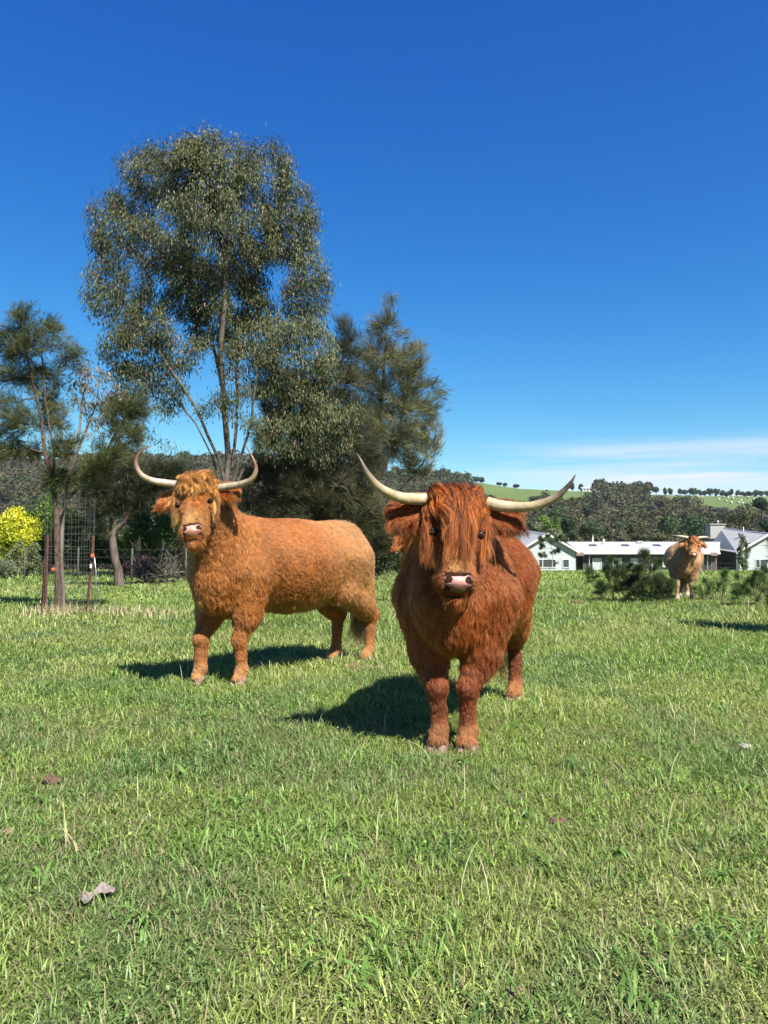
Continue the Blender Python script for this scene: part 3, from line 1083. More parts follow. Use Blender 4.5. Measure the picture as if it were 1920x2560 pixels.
        S_ = ax[None] + off * (1 - (1 - sp) * t[None]) + rs.normal(0, .004, (m_, 1, 3)) * t[None] ** 2
        end = rs.uniform(.75, 1.05, m_)[:, None, None]
        S_ = S_[:, :1] + (S_ - S_[:, :1]) * (end * .5 + .5)
        segs.append(S_)
        cb = (pal['lock'] * rs.choice([.3, .6, .9, 1.3, 2.1]))[None] * rs.uniform(.75, 1.3, (m_, 1))  # tone steps put sunlit and dark strands into the lock colour
        cols.append(cb)
    P = np.concatenate(segs); col = np.clip(np.concatenate(cols), .005, .9)
    hair_object('forelock', P, np.array([1, 1, 1, 1, .95, .85, .7, .5, .2]) * rad * 1.05, col, M_FUR, root)

    # ---- long hairs hanging from the ears and beside the face
    segs = []; cols = []
    for cc, R, el, sx in ears:
        for j in range(int(60 * pal.get('ear_n', 1.0))):
            a = rs.uniform(-.5, .45) * el
            p0 = cc + R[0] * a + R[2] * .05 * hs * (1 - (a / el) ** 2 * 2) + R[1] * rs.uniform(-.01, .02)
            ln = rs.uniform(.03, .12) * (1.25 if a < -.2 * el else .9) * pal.get('ear_hair', 1.0)
            p1 = p0 + R[0] * rs.uniform(-.01, .05) + np.array([rs.normal(0, .022), rs.normal(0, .022), -ln]) + yd * .02
            ax = p0 * (1 - t) + p1 * t + R[0] * np.sin(t * 3.1) * .012
            m_ = 14
            S_ = ax[None] + rs.normal(0, .006, (m_, 1, 3)) * (1 - .5 * t[None]) + rs.normal(0, .008, (m_, 1, 3)) * t[None] ** 2
            segs.append(S_); cols.append((pal['ear'] * rs.uniform(.6, 1.3))[None] * rs.uniform(.8, 1.25, (m_, 1)))
    P = np.concatenate(segs); col = np.clip(np.concatenate(cols), .005, .9)
    hair_object('ear_fringe', P, np.array([1, 1, 1, 1, .95, .85, .7, .5, .2]) * rad * .9, col, M_FUR, root)

    # ---- tail switch
    tp = tail[-1]; segs = []; cols = []
    for j in range(60):
        p0 = tp + np.array([rs.normal(0, .018), rs.normal(0, .018), rs.uniform(-.03, .16)]) * s
        p1 = tp + np.array([rs.normal(0, .055), rs.normal(0, .04), -rs.uniform(.2, .44)]) * s
        ax = p0 * (1 - t) + p1 * t + np.array([1, 0, 0]) * np.sin(t * 9 + j) * .012
        S_ = ax[None] + rs.normal(0, .007, (14, 1, 3)) + rs.normal(0, .012, (14, 1, 3)) * t[None]
        segs.append(S_); cols.append((pal['tail'] * rs.uniform(.6, 1.3))[None] * rs.uniform(.8, 1.25, (14, 1)))
    hair_object('tail_switch', np.concatenate(segs), np.array([1, 1, 1, 1, .95, .85, .7, .5, .2]) * rad, np.clip(np.concatenate(cols), .005, .9), M_FUR, root)

    # ---- horns
    for i, hp in enumerate(horns):
        W = np.array([L_(p) for p in hp])
        C = catmull(W, 46)
        tt_ = np.linspace(0, 1, 46)
        r = horn_r * (1 - tt_ ** 1.5 * .93) * (1 + .04 * np.sin(tt_ * 85) * (1 - tt_) ** 2)
        r[-1] = .0015
        Vh, Qh = tube_np(C, r, 18)
        tf = np.repeat(tt_, 18)[:, None]
        base = pal['horn'] * np.ones_like(Vh)
        tipc = pal['horn_tip'] * np.ones_like(Vh)
        nb_ = noise(Vh * np.array([1, 1, 1]), 26, 3, 3)[:, None]
        kk = sstep(.44, .80, tf + (nb_ - .5) * .30)
        colh = base * (1 - kk) + tipc * kk
        colh = colh * (.62 + .6 * nb_) * (1 - .12 * np.abs(np.sin(tf * 85)) * (1 - tf) ** 2)
        st = sstep(.45, .75, noise(Vh * np.array([1, 1, 2.0]), 14, 8, 3))[:, None] * .6 * (1 - kk)
        colh = colh * (1 - st) + np.array([.30, .20, .08]) * st
        n0 = len(Vh)
        mesh('horn', np.vstack([Vh]), [Qh, list(range(17, -1, -1)), list(range(n0 - 18, n0))], M_HORN, root, True, {'col': colh})

    # ---- nose pad
    G = Field(H(0, 0, .45) - .13 * hs, H(0, 0, .45) + .13 * hs, .0034)
    G.ell(H(0, -.022, .440), np.array([.061, .057, .043]) * hs, HR, .01)
    for sx in (-1, 1):
        G.ell(H(sx * .044, .003, .434), np.array([.024, .026, .026]) * hs, HR, .018)
    G.ell(H(0, -.022, .466), np.array([.038, .036, .020]) * hs, HR, .012)
    for sx in (-1, 1):
        t1 = unit(HR[2] * 1.0 - HR[0] * sx * .55); t0 = unit(np.cross(HR[1], t1))
        RR = np.array([t0, HR[1], t1])
        G.ell(H(sx * .045, .030, .437), np.array([.0125, .036, .020]) * hs, RR, .005, True)
        G.ell(H(sx * .060, .018, .448), np.array([.014, .024, .006]) * hs, HR, .004, True)
    G.cone(H(0, .05, .44), H(0, .045, .5), .003, .004, .008, True)
    G.bumps(60, .0012, seed)
    Vn, Qn = G.surface(); Vn = smooth_mesh(Vn, Qn, 1, .5)
    hn_ = head_co(Vn)
    cn_ = pal['nose'] * np.ones((len(Vn), 1)) * (.85 + .3 * noise(Vn, 30, 5, 2)[:, None])
    for sx in (-1, 1):
        dd = np.linalg.norm((hn_ - np.array([sx * .046, .012, .438])) / np.array([.75, 1.0, 1.0]), axis=1)
        kk = sstep(.026, .016, dd)[:, None] * (hn_[:, 1:2] < .026)
        cn_ = cn_ * (1 - kk) + np.array([.03, .012, .010]) * kk
    kk = np.clip(sstep(.055, .066, np.abs(hn_[:, 0])) + sstep(.456, .472, hn_[:, 2]) * pal.get('lip_k', .8), 0, 1)[:, None]
    cn_ = cn_ * (1 - kk) + pal['nose_rim'] * kk  # brown rim; its lower part also paints in shade below the nose
    mesh('nose_pad', Vn, Qn, M_NOSE, root, True, {'col': cn_})

    # ---- eyes
    for sx in (-1, 1):
        E = Field(H(sx * .110, .006, .20) - .034, H(sx * .110, .006, .20) + .034, .003)
        E.ell(H(sx * .110, .004, .20), np.array([.0205, .0205, .0185]) * hs, HR, .001)
        Ve, Qe = E.surface()
        mesh('eye', Ve, Qe, M_EYE, root, True)
        mbl = MB()
        for up in (-1, 1):
            ps = []
            for a in np.linspace(-1.15, 1.15, 9):
                n_ = unit(np.array([sx * .72 + math.sin(a) * .62 * 1, .72 - math.sin(a) * sx * .62, up * .45 * math.cos(a)]))
                ps.append(H(sx * .110 + n_[0] * .0215, .004 + n_[1] * .0215, .20 + n_[2] * .0215))
            mbl.tube(ps, [.001, .003, .004, .0045, .0045, .0045, .004, .003, .001], 6)
        mbl.build('eyelid', M_LID, root, True)

    # ---- hooves: two claws each
    for p in ft:
        E = Field(np.array([p[0] - .09, p[1] - .14, -.01]) , np.array([p[0] + .09, p[1] + .07, .1]), .005)
        for sx in (-1, 1):
            E.cone((p[0] + sx * .029 * s, p[1] - .012 * s, .052 * s), (p[0] + sx * .027 * s, p[1] - .052 * s, .012), .028 * s, .029 * s, .004)
        E.plane_cut(-.004)
        Ve, Qe = E.surface()
        mesh('hoof', Ve, Qe, M_HOOF, root, True)
    return root


A3 = lambda *v: np.array(v, float)
PAL_A = dict(body=A3(.245, .053, .007), rump=A3(.37, .120, .021), rump_k=.6, leg=A3(.150, .030, .007), foot=A3(.33, .12, .04), head=A3(.20, .042, .006),
             bridge=A3(.42, .18, .055), lock=A3(.25, .057, .007), ear=A3(.18, .038, .006), tail=A3(.25, .08, .016), sun=A3(.48, .19, .05),
             horn=A3(.50, .405, .25), horn_tip=A3(.055, .035, .022), nose=A3(.47, .23, .18), nose_rim=A3(.06, .02, .012), ear_hair=.85, eye_gap=.96, mess=1.35)
PAL_B = dict(body=A3(.335, .104, .018), rump=A3(.44, .225, .080), rump_k=.75, leg=A3(.31, .098, .020), foot=A3(.38, .17, .055), head=A3(.27, .082, .014),
             bridge=A3(.48, .24, .075), lock=A3(.42, .17, .036), ear=A3(.28, .070, .011), tail=A3(.26, .15, .06), sun=A3(.58, .33, .11),
             horn=A3(.42, .35, .255), horn_tip=A3(.17, .065, .03), nose=A3(.54, .28, .21), nose_rim=A3(.20, .08, .04), ear_hair=.6, ear_n=.6, mess=1.5, side_len=.95, eye_gap=.98, clump=.22, fur_len=.74, lift=.65)
PAL_C = dict(body=A3(.50, .27, .125), rump=A3(.46, .35, .23), rump_k=.85, leg=A3(.36, .22, .11), foot=A3(.50, .40, .28), head=A3(.36, .135, .036),
             bridge=A3(.50, .32, .15), lock=A3(.32, .11, .025), ear=A3(.32, .105, .022), tail=A3(.48, .36, .22), sun=A3(.52, .38, .22),
             horn=A3(.56, .50, .38), horn_tip=A3(.16, .12, .10), nose=A3(.52, .29, .23), nose_rim=A3(.22, .10, .07), fur_len=.45, ear_hair=.5, ear_n=.5, mess=1.3, clump=.2)
PAL_D = dict(PAL_A, nose=A3(.40, .22, .18), head=A3(.36, .11, .03), body=A3(.33, .09, .02), ear_n=.2, fur_len=.5)

# front cow: feet and head read off the photograph
feetA = [(at(1096, 1866, 4.0).x, 4.0), (at(1170, 1866, 3.98).x, 3.98), (0.60, 5.42), (at(1287, 1742, 5.34).x, 5.34)]
cow('highland_cow', 'chestnut highland cow facing the camera with widest horns and long fringe over its eyes', math.radians(16.5), feetA,
    at(1141, 1240, 3.80), at(1145, 1462, 3.62), (1, .05, -.035),
    [[at(1064, 1248, 3.80), at(1035, 1247, 3.78), at(1002, 1244, 3.74), at(964, 1229, 3.68), at(935, 1206, 3.64), at(914, 1176, 3.62), at(901, 1150, 3.62), at(890, 1131, 3.63)],
     [at(1218, 1257, 3.82), at(1246, 1264, 3.80), at(1290, 1268, 3.78), at(1332, 1265, 3.74), at(1380, 1249, 3.70), at(1410, 1226, 3.67), at(1428, 1205, 3.66), at(1439, 1186, 3.66)]],
    .031, PAL_A, 300000, 0.98, 3, ear_drop=(.0, -.08), forelock=(.265, 1150), rad=.0010, earlen=1.15)
# left cow
feetB = [(at(500, 1705, 5.95).x, 5.95), (at(603, 1709, 5.87).x, 5.87), (at(833, 1650, 7.19).x, 7.19), (at(918, 1652, 7.11).x, 7.11)]
cow('highland_cow', 'tan highland cow standing side-on with pale rump and upturned horns', math.radians(36.3), feetB,
    at(491, 1206, 5.55), at(480, 1330, 5.26), (1, -.10, .02),
    [[at(440, 1211, 5.55), at(412, 1207, 5.52), at(379, 1201, 5.48), at(352, 1186, 5.44), at(340, 1158, 5.42), at(350, 1130, 5.42), at(382, 1111, 5.44)],
     [at(548, 1219, 5.53), at(575, 1216, 5.50), at(606, 1209, 5.46), at(630, 1197, 5.42), at(640, 1172, 5.40), at(631, 1143, 5.40), at(610, 1108, 5.43)]],
    .028, PAL_B, 340000, 1.05, 8, ear_drop=(.06, .02), forelock=(.115, 420), rad=.0013, tailside=.02)
# pale far cow at the right
feetC = [(at(1693, 1503, 15.75).x, 15.75), (at(1730, 1502, 15.9).x, 15.9), (at(1700, 1495, 17.1).x, 17.1), (at(1719, 1495, 16.95).x, 16.95)]
cow('highland_cow', 'pale buff cow with short horns standing beyond the pine saplings in front of the house', math.radians(18), feetC,
    at(1733, 1347, 15.45), at(1735, 1388, 15.25), (1, -.15, -.03),
    [[at(1720, 1344, 15.45), at(1703, 1341, 15.4), at(1679, 1338, 15.35)], [at(1745, 1345, 15.45), at(1765, 1343, 15.4), at(1780, 1348, 15.35)]],
    .030, PAL_C, 60000, 1.0, 12, h=.016, ear_drop=(.3, .1), forelock=(.12, 160), rad=.0026, fat=1.10, earlen=1.1)
# cow half hidden behind the front one
feetD = [(0.72, 15.0), (0.74, 15.35), (2.05, 14.9), (2.1, 15.3)]
cow('highland_cow', 'reddish cow of which only the face shows, behind the front cow', math.radians(84), feetD,
    at(1020, 1346, 15.0), at(988, 1383, 14.8), (.30, 1, 0.0),
    [[at(1022, 1347, 14.9), at(1026, 1343, 14.75), at(1032, 1340, 14.7)], [at(1026, 1348, 15.1), at(1030, 1343, 15.2), at(1034, 1340, 15.25)]],
    .030, PAL_D, 20000, 0.9, 15, h=.018, ear_drop=(-.9, -.5), forelock=(.06, 60), rad=.0028)
print('cattle done')
# ------------------------------------------------------------------ trees
def pts_in_ells(rs, ells, n, shell=0.0):
    """random points in a union of ellipsoids ((cx,cy,cz),(rx,ry,rz),weight); shell pushes them outwards"""
    w = np.array([e[2] if len(e) > 2 else e[1][0] * e[1][1] * e[1][2] for e in ells], float)
    ch = rs.choice(len(ells), n, p=w / w.sum())
    C = np.array([e[0] for e in ells], float)[ch]; Rr = np.array([e[1] for e in ells], float)[ch]
    d = unit(rs.normal(0, 1, (n, 3)))
    r = rs.rand(n) ** (1 / 3.0)
    r = shell + (1 - shell) * r
    return C + d * Rr * r[:, None]


def colonize(rs, trunk, att, step, infl, kill, iters=140, grav=0.0, up=0.0):
    """space colonization: `trunk` is a list of polylines (first point of later ones is the index of a node)"""
    pos = []; par = []
    for line in trunk:
        prev = line[0] if isinstance(line[0], (int, np.integer)) else -1
        P = line[1:] if prev != -1 else line
        for p in P:
            pos.append(np.array(p, float)); par.append(prev); prev = len(pos) - 1
    pos = [np.array(p) for p in pos]
    A = np.array(att, float); alive = np.ones(len(A), bool)
    nd = np.full(len(A), 1e9); ni = np.zeros(len(A), int)

    def upd(start):
        N_ = np.array(pos[start:])
        if len(N_) == 0: return
        for c0 in range(0, len(A), 400):
            d = np.linalg.norm(A[c0:c0 + 400, None] - N_[None], axis=2)
            j = d.argmin(1); dm = d[np.arange(len(j)), j]
            b = dm < nd[c0:c0 + 400]
            nd[c0:c0 + 400][b] = dm[b]; ni[c0:c0 + 400][b] = j[b] + start
    upd(0)
    for it in range(iters):
        alive &= nd > kill
        act = alive & (nd < infl)
        if not act.any():
            act = alive & (nd < infl * 3)
            if not act.any(): break
        idx = ni[act]; dirs = unit(A[act] - np.array(pos)[idx])
        un, inv = np.unique(idx, return_inverse=True)
        D = np.zeros((len(un), 3)); np.add.at(D, inv, dirs)
        D = unit(unit(D) + rs.normal(0, .12, D.shape) + np.array([0, 0, up - grav]))
        start = len(pos)
        Pn = np.array(pos)[un] + D * step
        for p, u in zip(Pn, un):
            pos.append(p); par.append(int(u))
        upd(start)
        if len(pos) > 5200: break
    return np.array(pos), np.array(par)


def radii(pos, par, rtip, e=2.0, rmax=None):
    n = len(pos); acc = np.zeros(n)
    for i in range(n - 1, -1, -1):
        if acc[i] == 0: acc[i] = rtip ** e
        if par[i] >= 0: acc[par[i]] += acc[i]
    r = acc ** (1 / e)
    if rmax: r = r * min(1.0, rmax / r.max()) if r.max() > rmax else r * (1 + (rmax / r.max() - 1) * (r / r.max()))
    return r


def branch_mesh(pos, par, r, S=6, rmin=0.0):
    n = len(pos)
    main = np.full(n, -1); best = np.zeros(n)
    for i in range(n):
        p = par[i]
        if p >= 0 and r[i] > best[p]: best[p] = r[i]; main[p] = i
    d = np.zeros((n, 3)); has = par >= 0
    d[has] = unit(pos[has] - pos[par[has]])
    d[~has] = (0, 0, 1)
    nd = d.copy(); m = main >= 0
    nd[m] = unit(d[m] + d[main[m]])
    e = np.where(has & (r > rmin))[0]; p = par[e]
    ismain = main[p] == e
    r0 = np.where(ismain, r[p], np.minimum(r[p] * .9, r[e] * 1.25)); r1 = r[e]
    d0 = np.where(ismain[:, None], nd[p], d[e]); d1 = nd[e]
    th = np.linspace(0, 2 * np.pi, S, endpoint=False)

    def ring(c, dr, rr):
        ref = np.where(np.abs(dr[:, 2:3]) > .9, np.array([[1, 0, 0.]]), np.array([[0.05, 0.1, 1.]]))
        a = unit(np.cross(dr, ref)); b = np.cross(dr, a)
        return c[:, None] + (a[:, None] * np.cos(th)[None, :, None] + b[:, None] * np.sin(th)[None, :, None]) * rr[:, None, None]
    A_ = ring(pos[p], d0, r0); B_ = ring(pos[e], d1, r1)
    # turn ring B so that it lines up with A
    a0 = A_[:, 0] - pos[p]; best_s = np.zeros(len(e), int); bd = np.full(len(e), -9.0)
    for s in range(S):
        v = unit(B_[:, s] - pos[e]); dt = (v * unit(a0)).sum(1)
        b_ = dt > bd; bd[b_] = dt[b_]; best_s[b_] = s
    B_ = B_[np.arange(len(e))[:, None], (np.arange(S)[None] + best_s[:, None]) % S]
    V = np.concatenate([A_, B_], 1).reshape(-1, 3)
    b0 = np.arange(len(e)) * 2 * S
    Q = np.concatenate([np.column_stack([b0 + s, b0 + (s + 1) % S, b0 + S + (s + 1) % S, b0 + S + s]) for s in range(S)])
    return V, Q


def leaf_quads(rs, P, D, L, W, bend=0.15, face=None):
    """lens-shaped leaves: base P, direction D"""
    n = len(P); D = unit(D)
    s = unit(np.cross(D, rs.normal(0, 1, (n, 3)))) if face is None else unit(np.cross(D, face + rs.normal(0, .35, (n, 3))))
    nn = np.cross(s, D)
    L = L[:, None]; W = W[:, None]
    a = P; b = P + D * L * .42 + s * W * .5 + nn * L * bend * .5; c = P + D * L; d = P + D * L * .42 - s * W * .5 + nn * L * bend * .5
    V = np.stack([a, b, c, d], 1).reshape(-1, 3)
    q = np.arange(n)[:, None] * 4 + np.arange(4)[None]
    return V, q


def leaf_colour(rs, P, base, alt, n, clump_scale=.8, dark=.55, seed=0, amp=.5):
    k = noise(P, clump_scale, seed, 3)[:, None]
    k = sstep(.3, .7, k)
    c = base * (1 - k) + alt * k
    return c * (1 - amp * .5 + amp * rs.rand(n)[:, None])


def make_tree(name, label, cat, base, trunk, ells, natt, step, infl, kill, rtip, rmax, bark, leafm, leaf, group=None, seed=1, grav=0.0, up=0.0,
              crown_name='crown', S=7, iters=140, shell=.25, extra_att=None):
    """trunk polylines and crown ellipsoids are relative to the base; `leaf` describes the foliage"""
    rs = np.random.RandomState(seed)
    root = empty(name, base)
    tag(root, label, cat, group)
    att = pts_in_ells(rs, ells, natt, shell)
    if extra_att is not None: att = np.vstack([att, extra_att])
    pos, par = colonize(rs, trunk, att, step, infl, kill, iters, grav, up)
    r = radii(pos, par, rtip, rmax=rmax)
    # flare at the foot
    r = r * (1 + .5 * np.exp(-np.maximum(pos[:, 2], 0) / .35) * (r > rmax * .5))
    V, Q = branch_mesh(pos, par, r, S)
    mesh('trunk', V, Q, bark, root, True)
    thin = np.where(r < leaf.get('rmax', rtip * 2.2))[0]
    thin = thin[par[thin] >= 0]
    if leaf.get('top_bias'):
        pass
    n = leaf['n']
    w = np.ones(len(thin)) if 'wf' not in leaf else leaf['wf'](pos[thin])
    i = thin[rs.choice(len(thin), n, p=w / w.sum())]
    t_ = rs.rand(n, 1)
    P0 = pos[par[i]] * (1 - t_) + pos[i] * t_
    bd = unit(pos[i] - pos[par[i]])
    P0 = P0 + rs.normal(0, leaf['spread'], (n, 3)) * np.array([1, 1, leaf.get('vs', 1.0)])
    out = unit(P0 - np.array(leaf.get('centre', ells[0][0])))
    D = bd * leaf.get('along', .4) + out * leaf.get('out', .3) + np.array([0, 0, leaf.get('vert', -.8)]) + rs.normal(0, leaf.get('jit', .45), (n, 3))
    L = leaf['L'] * rs.uniform(.6, 1.3, n); W = leaf['W'] * rs.uniform(.7, 1.3, n)
    c = leaf_colour(rs, P0, leaf['c1'], leaf['c2'], n, leaf.get('cs', .8), seed=seed, amp=leaf.get('amp', .6))
    if leaf.get('multi', 1) > 1:      # sprays: several narrow leaves from each point
        m = leaf['multi']
        P0 = np.repeat(P0, m, 0); D = unit(np.repeat(D, m, 0)) + rs.normal(0, leaf['fan'], (n * m, 3)); L = np.repeat(L, m) * rs.uniform(.6, 1.2, n * m); W = np.repeat(W, m)
        c = np.repeat(c, m, 0) * rs.uniform(.75, 1.25, (n * m, 1))
    if leaf.get('flower') is not None:
        k = (rs.rand(len(c)) < leaf['flower'][0]) & (rs.rand(len(c)) < 1.0)
        c[k] = leaf['flower'][1]
    V, q = leaf_quads(rs, P0, D, L, W)
    mesh(crown_name, V, q, leafm, root, False, {'col': np.repeat(np.clip(c, .003, .9), 4, 0)})
    return root


M_LEAF = leaf_mat('eucalypt_leaves', .20, .50, .25, (1.3, 1.4, .7))
M_NEEDLE = leaf_mat('needles', .22, .6, .2, (1.3, 1.35, .7))
M_BROAD = leaf_mat('broad_leaves', .38, .45, .35, (1.35, 1.5, .6))
M_BARK_G = bark_mat('grey_gum_bark', (.11, .09, .075), (.24, .205, .17), 7)
M_BARK_D = bark_mat('dark_bark', (.045, .034, .027), (.11, .085, .065), 16)
M_BARK_S = bark_mat('she_oak_bark', (.035, .022, .017), (.15, .10, .075), 26, (1, 1, .5), 1.0)
M_DEAD = bark_mat('dead_grey_wood', (.055, .045, .037), (.15, .13, .11), 12)


def rel(px, py, d, b):
    v = at(px, py, d); return (v.x - b[0], v.y - b[1], v.z - b[2])


def ellp(px, py, rpx, rpy, d, b, depth=1.0, dy=0.0):
    """crown ellipsoid from picture measures: centre, half width and half height in photo pixels"""
    c = at(px, py, d + dy)
    s = (d + dy) / F_PX
    return ((c.x - b[0], c.y - b[1], c.z - b[2]), (rpx * s, rpx * s * depth, rpy * s))


# --- the tall eucalypt
D = 26.0
bx = at(566, 1450, D); B_ = np.array([bx.x, D, tz(bx.x, D) - .05])
ez = []
for (px, py, rx, ry, dy) in [(520, 430, 130, 95, 0), (400, 440, 110, 75, .5), (660, 440, 100, 85, -.4), (300, 560, 85, 100, .3), (540, 600, 180, 110, 0), (730, 560, 80, 110, 0),
                             (270, 720, 65, 100, 0), (330, 860, 85, 85, .2), (560, 760, 140, 100, 1), (770, 720, 70, 110, 0), (740, 900, 110, 130, 0), (800, 1060, 95, 100, .3),
                             (690, 1090, 60, 60, -.5), (420, 980, 50, 60, 0), (330, 960, 60, 60, .4), (560, 1010, 40, 40, -1), (430, 700, 110, 90, .3), (380, 800, 60, 60, -.3), (660, 850, 60, 70, .2), (450, 880, 60, 60, .2), (600, 900, 50, 60, -.3)]:
    ez.append(ellp(px, py, rx, ry, D, B_, .9, dy))
ez = [(c, r, r[0] * r[2]) for c, r in ez]


def R_(px, py, dy=0.0): return rel(px, py, D + dy, B_)


tr0 = [(0, 0, -.1), R_(566, 1400), R_(566, 1330), R_(566, 1260), R_(565, 1215)]
trunk = [tr0 + [R_(548, 1150, -.1), R_(520, 1090, -.2), R_(495, 1030, -.3), R_(462, 975, -.3), R_(420, 915, -.3), R_(380, 850), R_(345, 790)],
         [4, R_(572, 1150), R_(566, 1080), R_(560, 1000), R_(548, 930), R_(530, 850, .2), R_(510, 770, .3), R_(470, 690, .3)],
         [3, R_(580, 1180, .4), R_(590, 1080, .6), R_(594, 980, .8), R_(590, 880, .8), R_(602, 800, .7), R_(630, 720, .5), R_(660, 640, .3), R_(690, 570, .2)],
         [3, R_(600, 1150, -.3), R_(628, 1060, -.5), R_(636, 980, -.6), R_(650, 900, -.6), R_(690, 800, -.5), R_(720, 720, -.4)],
         [3, R_(530, 1140, .1), R_(490, 1060, .2), R_(450, 1010, .3), R_(400, 960, .3), R_(360, 930, .3)],
         [3, R_(610, 1170, .1), R_(660, 1100, .1), R_(705, 1030, .1), R_(760, 980, .1)],
         [14, R_(550, 880, -.4), R_(560, 780, -.5), R_(565, 680, -.4), R_(560, 590, -.2), R_(545, 500)],
         [3, R_(500, 1160, .4), R_(450, 1130, .6), R_(400, 1105, .7), R_(360, 1080, .7)]]
EUC = dict(n=145000, L=.145, W=.033, spread=.16, vs=1.2, vert=-1.0, out=.15, along=.15, jit=.38, c1=A3(.050, .064, .025), c2=A3(.120, .138, .056), cs=.9, amp=.9,
           rmax=.016, flower=(.05, A3(.20, .10, .075)))
make_tree('eucalyptus_tree', 'tall round-headed gum tree with several grey stems rising behind the tan cow', 'tree', B_, trunk, ez, 4200, .22, 2.4, .29, .0065, .15,
          bark_mat('stringy_gum_bark', (.055, .044, .036), (.15, .125, .10), 7), M_LEAF, EUC, seed=4, grav=.0, up=.03, S=7)

# --- she-oaks with fine upswept twigs
OAK = dict(n=14500, L=.40, W=.011, spread=.13, vs=1.0, vert=.75, out=.40, along=1.0, jit=.20, c1=A3(.078, .085, .038), c2=A3(.165, .160, .078), cs=.7, amp=.8, rmax=.022, multi=4, fan=.14)
D2 = 29.0
bx = at(905, 1450, D2); B2 = np.array([bx.x, D2, tz(bx.x, D2)])
e2 = [ellp(px, py, rx, ry, D2, B2, .9) for px, py, rx, ry in [(968, 830, 30, 110), (975, 960, 75, 90), (1010, 1060, 75, 90), (930, 1090, 80, 90), (900, 930, 40, 70), (1040, 1150, 50, 60), (1070, 1010, 40, 70), (1020, 900, 45, 70), (1075, 1090, 35, 50), (940, 860, 35, 70)]]
def r2(px, py, dy=0): return rel(px, py, D2 + dy, B2)
make_tree('she_oak_tree', 'feathery upswept she-oak with a pointed top at the right of the tree clump', 'tree', B2,
          [[(0, 0, -.1), r2(908, 1380), r2(912, 1310), r2(925, 1230), r2(938, 1150), r2(948, 1060), r2(955, 980), r2(962, 890), r2(967, 800), r2(968, 750)],
           [2, r2(960, 1270), r2(1000, 1225), r2(1040, 1180), r2(1070, 1140)], [3, r2(965, 1160, -.3), r2(990, 1100, -.3), r2(1010, 1030, -.3), r2(1020, 970)],
           [3, r2(880, 1200, .3), r2(870, 1120, .4), r2(880, 1030, .4)]],
          e2, 1900, .20, 2.2, .28, .006, .15, M_BARK_D, M_NEEDLE, OAK, seed=9, up=.35, group='she-oaks beside the gum tree')
D3 = 27.5
bx = at(800, 1450, D3); B3 = np.array([bx.x, D3, tz(bx.x, D3)])
e3 = [ellp(px, py, rx, ry, D3, B3, .8) for px, py, rx, ry in [(860, 900, 45, 110), (820, 1080, 80, 110), (720, 1130, 85, 110), (880, 1150, 75, 90), (700, 1000, 60, 90), (850, 1000, 55, 80), (790, 1240, 120, 60), (730, 1310, 90, 75), (880, 1290, 85, 80), (960, 1340, 60, 55), (650, 1230, 60, 70)]]
def r3(px, py, dy=0): return rel(px, py, D3 + dy, B3)
OAK2 = dict(OAK, n=30000, c1=A3(.036, .040, .018), c2=A3(.080, .078, .036), L=.40)
make_tree('she_oak_tree', 'dark dense she-oak with many leaning stems between the gum tree and the pointed she-oak', 'tree', B3,
          [[(0, 0, -.1), r3(800, 1380), r3(795, 1300), r3(785, 1220), r3(800, 1140), r3(820, 1060), r3(845, 970), r3(860, 880)],
           [1, r3(770, 1320), r3(740, 1240), r3(715, 1160), r3(700, 1080)], [1, r3(850, 1310), r3(880, 1240), r3(905, 1170)], [2, r3(815, 1250, -.5), r3(850, 1200, -.7), r3(870, 1130, -.8)]],
          e3, 2000, .22, 2.2, .32, .006, .15, M_BARK_D, M_NEEDLE, OAK2, seed=19, up=.2, group='she-oaks beside the gum tree')

# --- caged she-oak and the thin gum growing with it
D4 = 12.6
bx = at(147, 1533, D4); B4 = np.array([bx.x, D4, tz(bx.x, D4)])
def r4(px, py, dy=0): return rel(px, py, D4 + dy, B4)
tufts = [(55, 790, 32, 30), (30, 860, 50, 45), (100, 850, 45, 40), (60, 930, 55, 40), (125, 815, 22, 25), (20, 1010, 30, 40), (110, 960, 40, 45), (45, 1050, 45, 35), (130, 1050, 45, 40),
         (20, 1120, 40, 35), (160, 1120, 35, 35), (75, 1130, 35, 25), (175, 890, 35, 40), (290, 1040, 45, 35), (320, 1100, 50, 40), (270, 1130, 45, 30), (340, 1020, 35, 25), (230, 1170, 45, 30), (-40, 1000, 40, 60), (150, 1200, 40, 25)]
e4 = [ellp(px, py, rx, ry, D4, B4, 1.0, dy) for (px, py, rx, ry), dy in zip(tufts, [0, .2, -.2, .3, 0, -.3, .2, -.2, .3, 0, -.3, .4, 0, .3, 0, -.2, .2, .3, 0, 0])]
e4 = [(c, r, 1.0) for c, r in e4]
OAK4 = dict(n=8500, L=.19, W=.0055, spread=.06, vs=1.0, vert=-.10, out=.45, along=.9, jit=.38, c1=A3(.052, .068, .022), c2=A3(.120, .125, .042), cs=2.0, amp=.9, rmax=.010, multi=6, fan=.24, centre=(0, 0, 2.2))
make_tree('she_oak_tree', 'slender she-oak with scaly bark and dark drooping tufts growing inside the wire guard', 'tree', B4,
          [[(0, 0, -.05), r4(146, 1480), r4(144, 1400), r4(142, 1300), r4(133, 1200), r4(112, 1130), r4(104, 1060), r4(92, 990), r4(75, 930), r4(62, 860), r4(52, 800)],
           [4, r4(136, 1130), r4(122, 1060), r4(112, 990), r4(110, 930), r4(100, 860), r4(110, 810)],
           [3, r4(165, 1255, .2), r4(210, 1200, .4), r4(255, 1150, .5), r4(290, 1080, .5)]],
          e4, 1000, .09, .9, .12, .0030, .052, M_BARK_S, M_NEEDLE, OAK4, seed=31, S=8, group='small trees in the wire guard')
D5 = 12.9
